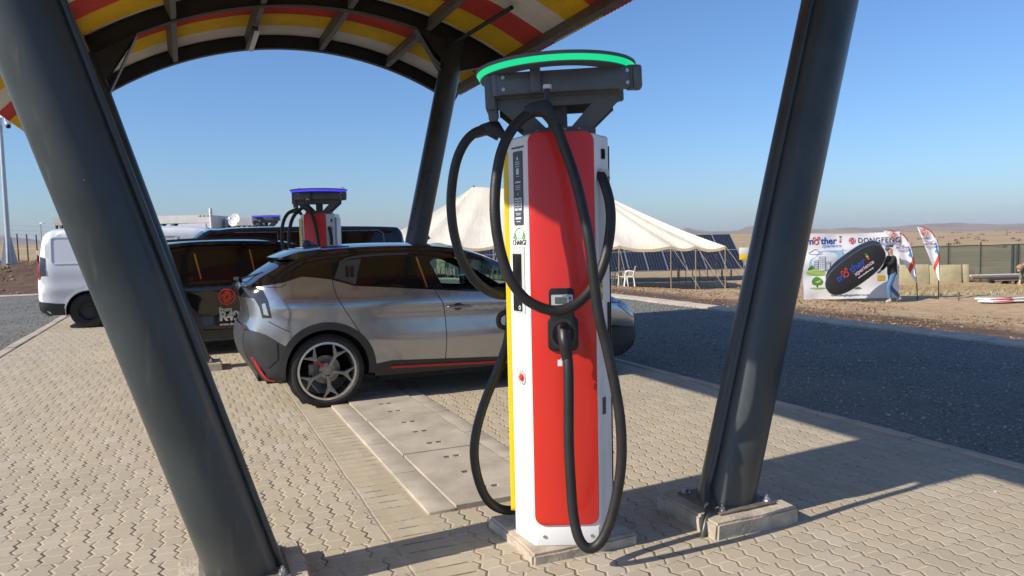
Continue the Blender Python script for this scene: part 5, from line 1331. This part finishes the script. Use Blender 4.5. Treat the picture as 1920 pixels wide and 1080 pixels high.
def person(label,loc,rz,pose,mats,hat=None,hair=None,shoe=m_shoe,shorts=False):
    root=thing('person',label,'person',loc,rz); q=pose
    sk,top,bot=mats
    V3=lambda k:q[k]
    tors=[(*q['pel'],.10),(*q['wst'],.085),(*q['chs'],.11),(*q['nck'],.058),(*q['hdb'],.075),(*q['hdm'],.098),(*q['hdt'],.075)]
    ch=[tors]
    for s in('l','r'):
        ch.append([(*q['chs'],.11),(*q[s+'sh'],.062),(*q[s+'el'],.043),(*q[s+'wr'],.029)])
        hd=hand(q[s+'wr'],Vector(q[s+'wr'])-Vector(q[s+'el']),1 if s=='l' else -1)
        hd[0][0]=(*q[s+'wr'],.029); hd[-1][0]=(*q[s+'wr'],.029); ch+=hd
        ch.append([(*q['pel'],.10),(*q[s+'hp'],.075),(*q[s+'kn'],.058),(*q[s+'an'],.038),(*q[s+'to'],.032)])
    hm=Vector(q['hdm']); fd=Vector(q['fc']); ch.append([(*q['hdm'],.098),(*(hm+fd*.098+Vector((0,0,-.012))),.016),(*(hm+fd*.115+Vector((0,0,-.03))),.012)])
    skin('body',ch,sk,root)
    e=Geo(); sd=fd.cross(Vector((0,0,1))).normalized()
    for s in(-1,1):
        c=hm+fd*.088+sd*.034*s+Vector((0,0,.012)); b=bmesh.new(); bmesh.ops.create_uvsphere(b,u_segments=8,v_segments=6,radius=.012); e.bm(b,Matrix.Translation(c))
    e.obj('eyes',m_hair,root)
    g_=.014
    skin('jacket',[[(q['pel'][0],q['pel'][1],q['pel'][2]-.13,.160),(*q['pel'],.158),(*q['wst'],.148),(*q['chs'],.172),(*(Vector(q['chs']).lerp(Vector(q['nck']),.7)),.085)]]+[[(*q['chs'],.172),(*q[s+'sh'],.080),(*q[s+'el'],.062),(*(Vector(q[s+'el']).lerp(Vector(q[s+'wr']),.88)),.046)] for s in 'lr'],top,root)
    e_=.55 if shorts else .93
    skin('trousers',[[(*(Vector(q['pel']).lerp(Vector(q['wst']),.4)),.13),(*q['pel'],.138),(*q[s+'hp'],.090),(*q[s+'kn'],.070)]+([(*(Vector(q[s+'kn']).lerp(Vector(q[s+'an']),.93)),.062)] if not shorts else []) for s in 'lr'],bot,root)
    for s in 'lr':
        a=Vector(q[s+'an']); t=Vector(q[s+'to']); skin('shoe',[[(*(a+(a-t)*.25+Vector((0,0,-.03))),.043),(*(a+Vector((0,0,-.025))),.046),(*(a.lerp(t,.6)+Vector((0,0,-.015))),.044),(*(t+Vector((0,0,.0))),.036)]],shoe,root)
    up=(Vector(q['hdt'])-Vector(q['hdb'])).normalized()
    if hat: skin('cap',[[(*(hm+up*.045),.108),(*(hm+up*.085),.096)],[(*(hm+up*.045),.108),(*(hm+up*.045+fd*.15),.040)]],hat,root)
    if hair: skin('hair',[[(*(hm-fd*.03-up*.10),.075),(*(hm-fd*.035-up*.02),.100),(*(hm-fd*.022+up*.06),.098),(*(hm-fd*.0+up*.085),.078)]],hair,root)
    return root
walk=dict(pel=(0,0,.95),wst=(.01,0,1.12),chs=(.03,0,1.36),nck=(.05,0,1.50),hdb=(.07,0,1.57),hdm=(.085,0,1.655),hdt=(.08,0,1.72),fc=(1,0,0),
  lsh=(.03,.19,1.42),lel=(.16,.22,1.20),lwr=(.30,.10,1.38),rsh=(.03,-.19,1.42),rel=(.12,-.24,1.14),rwr=(.30,-.14,1.0),
  lhp=(.0,.09,.88),lkn=(.16,.09,.50),lan=(.10,.09,.09),lto=(.24,.09,.035),rhp=(.0,-.09,.88),rkn=(.02,-.09,.48),ran=(-.30,-.09,.14),rto=(-.18,-.09,.045))
p0=gp(12.02,23.55)
person('person in black jacket, grey cap and blue jeans carrying the oval banner',p0,pi,walk,(m_skin,m_jack,m_jean),hat=m_cap)
bend=dict(pel=(0,0,.90),wst=(.10,0,1.04),chs=(.34,0,1.08),nck=(.50,0,1.06),hdb=(.56,0,1.02),hdm=(.63,0,.98),hdt=(.69,0,.95),fc=(.55,0,-.83),
  lsh=(.38,.18,1.06),lel=(.42,.20,.78),lwr=(.48,.16,.53),rsh=(.38,-.18,1.06),rel=(.44,-.20,.78),rwr=(.52,-.15,.54),
  lhp=(.0,.10,.84),lkn=(.06,.11,.48),lan=(.0,.11,.09),lto=(.14,.11,.035),rhp=(.0,-.10,.84),rkn=(.04,-.11,.48),ran=(-.08,-.11,.09),rto=(.06,-.11,.035))
person('person in grey-green top and shorts bending down at the right edge of the picture',gp(16.72,23.6),pi,bend,(m_skin,M('grey_green_cloth',(.13,.145,.115),.85,0,.25,18),M('dark_brown_cloth',(.06,.04,.03),.85)),hair=M('fair_hair',(.30,.20,.11),.6),shorts=True,shoe=M('white_trainers',(.66,.66,.68),.5))
stand=dict(walk); stand.update(lel=(.02,.24,1.15),lwr=(.08,.22,.92),rel=(.02,-.24,1.15),rwr=(.08,-.22,.92),lkn=(.02,.09,.48),lan=(0,.09,.09),lto=(.14,.1,.035),rkn=(.02,-.09,.48),ran=(0,-.09,.09),rto=(.14,-.1,.035))
person('person with dark hair standing beyond the grey car roof, only the head showing',Vector((-1.62,13.15,-.02)),R(8),stand,(m_skin2,M('maroon_cloth',(.10,.02,.02),.85),m_jack),hair=m_hair)
# ---- oval pop-up banner being carried --------------------------------
def oval_banner():
    root=thing('oval_banner','black oval pop-up banner with blue and red lettering, carried at a slant','banner',(10.70,23.22,.37)); root.rotation_euler=(R(4),R(-34),R(3))
    a,b=1.08,.47; pl=[]
    for k in range(56):
        t=2*pi*k/56; c=abs(cos(t))**.72*(1 if cos(t)>0 else -1); s=abs(sin(t))**.85*(1 if sin(t)>0 else -1); pl.append((a*c,b*s))
    g=Geo(); g.prism(pl,.02,FRONT,bev=.006); g.obj('fabric',M('black_banner_fabric',(.022,.022,.026),.75,0,.15,3,.15,4),root,smooth=35)
    g=Geo(); g.tube([FRONT@Vector((x,y,.01)) for x,y in pl+pl[:1]],.014,n=6,smooth=1); g.obj('hoop',M('banner_edge',(.06,.08,.11),.6),root,smooth=50)
    g=Geo(); mother_logo(g,Matrix.Translation((.0,-.023,.08))@FRONT,.33); text_geo(g,'xperience',.18,Matrix.Translation((.26,-.023,-.11))@FRONT,4,.003,'CENTER',.004); text_geo(g,'www.mother.co.za',.075,Matrix.Translation((.22,-.023,-.27))@FRONT,5,.003,'CENTER',.002)
    g.obj('lettering',[P_('bright_blue_ink',(.03,.08,.42)),P_('bright_red_ink',(.60,.06,.05)),pg,py,P_('pink_ink',(.62,.45,.52)),P_('white_ink',(.7,.7,.72))],root,smooth=0)
    r2=Geo(); r2.prism([(x*.96,y*.96) for x,y in pl],.02,Matrix.Translation((.10,.10,.12))@FRONT); r2.obj('rear_panel',M('navy_banner_fabric',(.05,.065,.11),.75),root,smooth=35)
oval_banner()
# ---- feather flags ----------------------------------------------------
def feather_flag(label,loc,pole,left,rz=0,flat=False):
    root=thing('feather_flag',label,'flag',loc,rz,'white feather flags')
    P=cr2(pole,5); n=len(P); g=Geo(); g.tube([(x,0,z) for x,z in P],lambda t:.018-.010*t,n=8,smooth=1); g.obj('pole',M('flag_pole',(.015,.015,.017),.4),root,smooth=50)
    # cloth between the bent pole and a straight trailing edge
    i0=min(range(n),key=lambda i:abs(P[i][1]-left[1][1])); pts=P[i0:]; m=len(pts); rows=[]; K=14
    for i,(x,z) in enumerate(pts):
        t=i/(m-1); ex=left[1][0]+(left[0][0]-left[1][0])*t; ez=left[1][1]+(left[0][1]-left[1][1])*t
        rows.append([(x+(ex-x)*k/K,-.035*math.sin(pi*k/K)*math.sin(t*5+k*.3)-.012,z+(ez-z)*k/K) for k in range(K+1)])
    g=Geo(); g.grid(rows)
    g.mi=[]
    for i in range(m-1):
        for k in range(K):
            t=i/(m-1); f=(k+.5)/K; c=0
            if f<.09 and .45<t<.9: c=1
            elif .12<t<.20+.02*f: c=1
            elif t>=.20 and t<.42 and f<.42-abs(t-.31)*2.2 and f>.14: c=2
            g.mi.append(c)
    back=Geo(); back.grid([[(x,y+.008,z) for x,y,z in r] for r in rows],flip=True); back.mi=list(g.mi); g.join(back)
    g.obj('cloth',[m_cloth,P_('flag_red_ink',(.66,.07,.035)),P_('flag_blue_ink',(.05,.20,.55))],root,smooth=60)
    w_=abs(left[0][0]-P[i0][0]); zt=left[1][1]+(left[0][1]-left[1][1])
    g=Geo(); H_=P[-1][1]-left[1][1]; cx=lambda f,t:(lambda r:(r[int(K*f)][0],-.07,r[int(K*f)][2]))(rows[int((m-1)*t)])
    a=cx(.45,.80); swallows(g,.12,face(a[0],a[1],a[2]),0,.002); text_geo(g,'DONGFENG',.085,face(a[0]+.02,a[1],a[2]-.22),1,.002,'CENTER',.001)
    g.obj('emblem_print',[P_('flag_logo_red',(.62,.18,.14)),P_('grey_ink',(.06,.06,.07))],root,smooth=0); g=Geo(); a=cx(.5,.55); mother_logo(g,face(a[0],a[1],a[2]),.13,2,0,2,0); g.obj('print',[P_('flag_logo_red',(.62,.18,.14)),P_('grey_ink',(.06,.06,.07)),pb],root,smooth=0)
    return root
k=24/1400.
zf=gz(13.07,24.0)
feather_flag('white feather flag overlapping the right end of the printed backdrop, leaning slightly',(13.07,24.0,zf),[(0,0),(-.03,.55),(-.14,1.35),(-.24,1.75),(-.46,2.12),(-.80,2.26),(-1.10,2.30)],[(-1.12,2.27),(-.06,.60)])
feather_flag('taller white feather flag standing upright to the right of the leaning one',(13.75,24.0,gz(13.75,24)),[(0,0),(0,.6),(-.0,1.45),(-.07,1.85),(-.26,2.18),(-.50,2.32),(-.70,2.36)],[(-.72,2.33),(-.01,.60)])
def lying_flag(label,x,y,ang,l):
    root=thing('feather_flag',label,'flag',gp(x,y,.03),ang,'feather flags lying on the ground')
    rows=[]
    for i in range(25):
        t=i/24; w_=.26*math.sin(pi*min(1,t*1.02))**.6*(1-.45*t); rows.append([(l*(t-.5),w_*q/3-.02*t,.02*math.sin(9*t+q)+.012+.02*(1-(q/3)**2)) for q in range(-3,4)])
    g=Geo(); g.grid(rows); g.mi=[1 if (q in(0,)) and i>3 and i<10 else (2 if q==5 and 8<i<20 else 0) for i in range(24) for q in range(6)]
    bk=Geo(); bk.grid([[(a,b,c-.012) for a,b,c in r] for r in rows],flip=True); bk.mi=[0]*144; g.join(bk)
    g.obj('cloth',[m_cloth,P_('flag_red_ink',(.66,.07,.035)),P_('flag_blue_ink',(.05,.20,.55))],root,smooth=60)
    g=Geo(); g.tube([(l*.5,.0,.02),(-l*.2,.2,.03),(-l*.5,.05,.02)],.012,n=6); g.obj('pole',M('flag_pole',(.015,.015,.017)),root)
lying_flag('white feather flag lying flat on the sand, nearer of the two',15.35,22.6,R(-6),2.3); lying_flag('white feather flag lying flat on the sand behind the nearer one',16.0,23.6,R(-4),2.6)
g=Geo(); g.cyl((0,0,-.05),(0,0,.28),.012,n=8); g.tube([(0,0,.26),(.10,0,.27)],.009,n=6,smooth=1); tag(g.obj('ground_stake',M('black_stake',(.02,.02,.02),.6),loc=gp(14.05,23.4)),'short black stake in the sand beside the upright feather flag','stake')
# ---- green mesh fence, boards, pipes -----------------------------------
def green_fence():
    root=thing('mesh_fence','dark green see-through mesh fence with steel posts at the far right','fence',gp(16.5,36,0)); ox,oy=16.5,36.
    t=NT('green_mesh_netting'); tr=t.n('ShaderNodeBsdfTransparent'); df=t.n('ShaderNodeBsdfDiffuse'); df.inputs[0].default_value=(.075,.12,.09,1); mxs=t.n('ShaderNodeMixShader'); p=t.obj(); x,y,z=t.sep(p)
    f=t.m_('ADD',.50,t.m_('MULTIPLY',t.noise(t.comb(t.m_('MULTIPLY',x,.4),0.,t.m_('MULTIPLY',z,6.)),1.5,3),.25)); t.put(mxs.inputs[0],f); t.t.links.new(tr.outputs[0],mxs.inputs[1]); t.t.links.new(df.outputs[0],mxs.inputs[2]); t.t.links.new(mxs.outputs[0],t.out.inputs[0])
    H_=1.78; g=Geo(); rows=[]
    for i in range(41):
        xx=i*.35; d=gz(ox+xx,oy)-gz(ox,oy); rows.append([(xx,.01*math.sin(i),d+.02+H_*k/6) for k in range(7)])
    g.grid(rows); g.obj('netting',t.m,root,smooth=60)
    mp=M('dark_green_post',(.02,.045,.045),.45)
    for xx,r in ((.4,.04),(1.75,.05),(4.55,.03),(6.1,.03),(7.65,.06),(7.9,.06),(9.0,.035),(10.25,.07),(11.6,.035),(13.4,.06)):
        d=gz(ox+xx,oy)-gz(ox,oy); g=Geo(); g.cyl((xx,-.04,d-.05),(xx,-.04,d+H_+(.18 if r<.05 else .03)),r,n=10); g.obj('post',mp,root,smooth=40)
    g=Geo()
    g.tube([(i*.35,-.01,rows[i][6][2]) for i in range(41)],.018,n=6,smooth=1); g.obj('top_rail',mp,root)
green_fence()
def board(label,x,y,w,h,rz=0,tilt=6):
    o=Geo().box((0,0,h/2),(w,.025,h),bev=.003).obj('plywood_board',M('pale_plywood',(.47,.40,.235),.8,0,.18,3),loc=gp(x,y)); o.rotation_euler=(R(-tilt),0,rz); tag(o,label,'board','boards leaning on the mesh fence')
board('wide plywood board leaning on the green fence, partly behind the flags',19.15,35.6,1.6,.97); board('plywood board leaning on the green fence, right of the upright flag',20.75,35.62,1.5,.93)
board('narrow strip of plywood leaning at the thick fence posts',21.78,35.7,.28,.9)
g=Geo(); g.cyl((0,0,-.05),(.02,0,.86),.035,n=10); g.cyl((.02,0,.86),(.02,0,.90),.04,n=10); tag(g.obj('marker_post',M('white_marker_paint',(.68,.68,.68),.5),loc=gp(13.55,26.2)),'thin white marker post standing behind the backdrop','post')
for k,(x,y,l,r,col,lb) in enumerate(((22.9,35.1,2.6,.045,(.50,.51,.50),'long white pipe lying on top of the pile by the fence'),(23.2,35.0,3.2,.07,(.22,.13,.07),'rusty brown pipe lying under the white pipe by the fence'),(23.6,34.9,2.6,.09,(.05,.05,.05),'black pipe lowest in the pile by the fence'))):
    z=(.42,.31,.27)[k]; g=Geo(); g.cyl((-l/2,0,0),(l/2,.15,0),r,n=12); g.cyl((-l/2-.01,0,0),(-l/2+.05,0,0),r*1.25,n=12); tag(g.obj('pipe',M('pipe_%s'%('white','rust','black')[k],col,.6),loc=gp(x,y,z)),lb,'pipe','pipes piled by the fence')
g=Geo()
for i in range(3):
    g.box((-.6+i*.6,0,.08),(.12,.8,.16),bev=.01)
for i in range(5): g.box((0,-.34+.17*i,.185),(1.5,.12,.03),bev=.004)
tag(g.obj('pallet',M('weathered_timber',(.20,.16,.12),.85,0,.3),loc=gp(23.3,35.0,0)),'weathered timber pallet under the pipes by the fence','pallet')
g=Geo(); rows=[]
for i in range(13):
    rows.append([((i/12-.5)*2.2*(1-.2*abs(q/4)),q/4*.6,max(0,.55*(1-(q/4)**2)*(1-((i/12-.5)*2)**4)+.08*mn.noise((i*.5,q*.7,4)))) for q in range(-4,5)])
g.grid(rows); tag(g.obj('tarpaulin_heap',M('teal_tarpaulin',(.04,.16,.17),.5,0,.3,4,.3,8),smooth=60,loc=gp(25.4,34.9)),'crumpled teal tarpaulin heaped by the green fence','tarpaulin')
sg=thing('sign_board','small white and yellow sign on a post, partly behind the right charcoal post','sign',gp(12.6,40.5)); g=Geo(); g.cyl((0,0,0),(0,0,1.9),.03,n=8); g.obj('post',m_bolt,sg); g=Geo(); g.box((0,-.04,1.65),(.5,.02,.36),bev=.004); g.obj('upper_panel',m_white,sg); g=Geo(); g.box((0,-.04,1.32),(.5,.02,.28),bev=.004); g.obj('lower_panel',m_ylab,sg)
# ---- plants --------------------------------------------------------------
def tufts(name,n,area,hmin,hmax,col,seed,kind='stuff',bl=7):
    r=random.Random(seed); g=Geo()
    for _ in range(n):
        x=r.uniform(area[0],area[1]); y=r.uniform(area[2],area[3]); b=gp(x,y,-.01)
        for k in range(bl):
            h=r.uniform(hmin,hmax); a=r.uniform(0,6.3); l=r.uniform(.15,.6)*h; w_=h*.07; d=Vector((cos(a),sin(a),0)); s=Vector((-d.y,d.x,0))*w_; q=b+d*r.uniform(0,hmax*.3)
            g.add([q-s,q+s,q+d*l*.5+Vector((0,0,h*.7))+s*.7,q+d*l+Vector((0,0,h)),q+d*l*.5+Vector((0,0,h*.7))-s*.7],[(0,1,2,3,4)])
    t=NT(name+'_blades'); nn=t.noise(t.pos(),3,3); t.bsdf(t.mix(t.rng(nn,.3,.7),col,tuple(c*1.6 for c in col)),.8)
    return tag(g.obj(name,t.m,smooth=0),kind=kind)
tufts('weeds',260,(13,22,25.3,27.2),.05,.15,(.33,.31,.20),3)
tufts('dry_grass',1500,(9.5,26,26,34),.04,.14,(.26,.20,.10),4)
tufts('dry_grass',1600,(-34,-9,40,60),.15,.45,(.26,.19,.10),5)
g=Geo(); r=random.Random(8)
for _ in range(60):
    y=r.uniform(90,380); x=y*r.uniform(.44,.80); b=gp(x,y)
    for k in range(16):
        s=r.uniform(.08,.2); c=b+Vector((r.gauss(0,.32),r.gauss(0,.2),abs(r.gauss(.12,.10)))); n=Vector((r.gauss(0,1),r.gauss(0,1),r.gauss(0,1))).normalized(); a=n.orthogonal().normalized()*s; b2=n.cross(a)
        g.add([c+a,c+b2,c-a,c-b2],[(0,1,2,3)])
tag(g.obj('hillside_shrubs',M('dry_shrub_leaves',(.16,.115,.07),.9,0,.3),smooth=0),kind='stuff')
# ---- left background -----------------------------------------------------
def mast():
    b=gp(-21.15,31.5); root=thing('camera_mast','tall pale steel mast carrying a dome camera, with a flared base at the far left','mast',b); m=M('galvanised_mast',(.50,.51,.52),.42,.5,.12,3)
    g=Geo(); g.cyl((0,0,.9),(0,0,7.4),.10,.065,n=20); g.cyl((0,0,0),(0,0,.95),.12,.10,n=20); g.obj('pole',m,root,smooth=50)
    for a in range(4):
        g=Geo(); g.prism([(.09,0.02),(.33,.02),(.12,1.25),(.09,1.25)],.012,Matrix.Rotation(a*pi/2+.4,4,'Z')@FRONT,z0=-.006); g.obj('base_fin',m,root,smooth=0)
    g=Geo(); g.box((0,0,.01),(.75,.75,.05),bev=.01); g.obj('base_plate',m_conc,root)
    g=Geo(); g.box((.13,-.05,6.25),(.42,.07,.10),bev=.01); g.cyl((.28,-.05,6.22),(.28,-.05,6.02),.06,n=12); g.obj('arm',m_white,root)
    g=Geo(); g.cyl((.36,-.05,6.02),(.36,-.05,5.92),.11,n=20); b_=bmesh.new(); bmesh.ops.create_uvsphere(b_,u_segments=16,v_segments=10,radius=.10); g.bm(b_,Matrix.Translation((.36,-.05,5.86)),1); g.obj('dome_camera',[m_white,m_black],root,smooth=40)
    g=Geo(); g.box((.08,-.10,6.85),(.42,.22,.55),bev=.03); g.obj('control_box',M('grey_blue_box',(.14,.17,.21),.5),root)
    g=Geo(); g.tube([(.28,-.1,6.62),(.75,-.1,6.60)],.02,n=8,smooth=1); g.box((.66,-.1,6.60),(.22,.05,.06),bev=.01); g.obj('side_antenna',m_bolt,root)
mast()
def post_fence():
    root=thing('post_fence','row of thin dark fence poles on the rough bank at the far left','fence',gp(-30,45)); o=gp(-30,45); m=M('dark_fence_pole',(.05,.045,.045),.7)
    for k in range(9):
        x=-33.0+.455*k+ -.0; x=-32.6+.46*k; b=gp(x,45+.2*k,-.1)-o; g=Geo(); g.cyl(b,(b.x-.02,b.y,2.55-o.z+rnd.uniform(-.04,.04)-.01*k),.038,n=8); g.obj('fence_post',m,root)
    g=Geo(); a=gp(-31.0,44.6)-o; g.tube([(a.x+.55,a.y,1.0-o.z),(a.x+1.5,a.y,.45-o.z)],.045,n=8,smooth=1); g.obj('brace',m_bolt,root)
    for k in range(4):
        z=.95+.4*k; g=Geo(); g.tube([(-2.8,0,z-o.z),(1.2,1.7,z-o.z)],.006,n=4,smooth=1); g.obj('wire',m_bolt,root,smooth=0)
post_fence()
def container(label,x0,x1,y,zt,h,dep,col,hazard=False,rib=.28):
    root=thing('container',label,'container',((x0+x1)/2,y,zt-h)); w_=x1-x0; m=M('container_paint_%d'%int(col[0]*100),col,.5,0,.12,2); g=Geo(); n=int(w_/(rib/4)); rows=[[],[]]
    for k in range(n+1):
        q=k%4; dy=(0,0,.09,.09)[q]*(1 if .1<k/n<.72 or not hazard else 0); x=-w_/2+w_*k/n; rows[0].append((x,dy,.15)); rows[1].append((x,dy,h-.42))
    g.grid(rows); g.box((0,.06+dep/2,h/2),(w_-.02,dep-.06,h-.05)); g.box((0,.03,h-.22),(w_,.10,.42)); g.box((0,.03,.07),(w_,.10,.16))
    for s in(-1,1): g.box((s*(w_/2-.06),.035,h/2-.05),(.12,.12,h-.35))
    g.obj('body',m,root,smooth=0)
    if hazard:
        for x in(-w_/2+.35,w_/2-.40):
            g=Geo()
            for k in range(6): g.prism([(x-.30+.1*k,h-.10),(x-.25+.1*k,h-.10),(x-.22+.1*k,h-.03),(x-.27+.1*k,h-.03)],.006,Matrix.Translation((0,-.024,0))@FRONT,mi=k%2)
            g.obj('hazard_strip',[m_ylab,m_black],root,smooth=0)
        g=Geo(); g.box((w_/2-.75,-.01,h-.75),(.9,.05,.55),bev=.01); ring_poly(g,.06,.10,face(w_/2-.75,-.045,h-.72),.01); g.obj('access_panel',M('grey_panel_paint',(.62,.63,.64)),root,smooth=0)
container('white ribbed shipping container with yellow hazard marks, behind the white van',-21.4,-15.95,40,3.20,2.7,2.4,(.62,.61,.58),True,.62)
container('pale grey container with a dark end, right of the ribbed one',-15.8,-14.2,41.5,3.05,2.6,2.4,(.42,.43,.44))
container('grey box cabin standing behind the white van at the far left',-25.3,-22.0,41.5,3.28,2.8,2.4,(.40,.39,.38))
def dish():
    root=thing('satellite_dish','white satellite dish on a short mast above the pale grey container','dish',(-15.0,40.9,2.2)); g=Geo(); g.cyl((0,0,0),(0,0,.62),.03,n=10); g.obj('mast',m_bolt,root)
    mx=Matrix.Translation((0,-.05,.68))@Matrix.Rotation(R(72),4,'X')@Matrix.Rotation(R(-18),4,'Y'); g=Geo(); g.lathe([(0,0),(.12,.012),(.24,.045),(.36,.10),(.365,.095),(.24,.03),(.12,-.005),(0,-.015)],32,mx=mx); g.obj('reflector',M('dish_white',(.62,.62,.60),.5),root,smooth=50)
    for a in (90,210,330): g=Geo(); g.tube([mx@Vector((.30*cos(R(a)),.30*sin(R(a)),.07)),mx@Vector((0,0,.42))],.012,n=6,smooth=1); g.obj('feed_arm',m_white,root)
    g=Geo(); g.cyl(mx@Vector((0,0,.38)),mx@Vector((0,0,.48)),.05,n=12); g.obj('receiver',m_white,root)
dish()
ap=thing('antenna_mast','slim white antenna mast rising at the end of the ribbed container','antenna',(-15.85,39.7,gz(-15.85,39.7))); g=Geo(); g.cyl((0,0,0),(0,0,3.1-ap.location.z),.06,n=12); g.obj('pole',m_white,ap); g=Geo(); g.cyl((0,0,3.1-ap.location.z),(0,0,3.52-ap.location.z),.085,n=14); g.cyl((0,0,3.3-ap.location.z),(0,0,3.34-ap.location.z),.11,n=14); g.obj('antenna',m_white,ap)
lp=thing('lamp_post','distant thin lamp post above the white van roof','lamp post',gp(-37.6,60)); g=Geo(); z=3.6-lp.location.z; g.cyl((0,0,0),(0,0,z),.05,.04,n=8); g.obj('pole',m_bolt,lp); g=Geo(); g.box((.15,0,z),(.35,.12,.06),bev=.02); g.obj('lamp_head',m_bolt,lp)
for k,(za,zb) in enumerate(((13.4,8.3),(11.4,7.6),(9.6,6.6))):
    g=Geo(); pts=[]
    for i in range(25):
        t=i/24; x=-150+72*t; y=150+20*t; pts.append((x,y,za+(zb-za)*(x+103)/20*.42 if False else za+(zb-za)*t*1.9-9*4*t*(1-t)*.35+ (2.2 if k==0 else 1.6)))
    g.tube(pts,.018,n=4,smooth=1); tag(g.obj('power_line',M('cable_grey',(.12,.12,.13),.6),smooth=0),['uppermost of the three faint power lines sagging across the sky at left','middle of the three faint power lines sagging across the sky at left','lowest of the three faint power lines sagging across the sky at left'][k],'power line','power lines')

# ---- thin air haze over the plain
g=Geo(); g.box((0,0,32),(14400,14400,150)); 
tv=bpy.data.materials.new('air_haze'); tv.use_nodes=True; tn=tv.node_tree; tn.nodes.clear(); to=tn.nodes.new('ShaderNodeOutputMaterial'); vp=tn.nodes.new('ShaderNodeVolumePrincipled'); vp.inputs['Color'].default_value=(.80,.86,.95,1); vp.inputs['Density'].default_value=9e-5; tn.links.new(vp.outputs[0],to.inputs['Volume'])
tag(g.obj('haze',tv,smooth=0),kind='stuff')
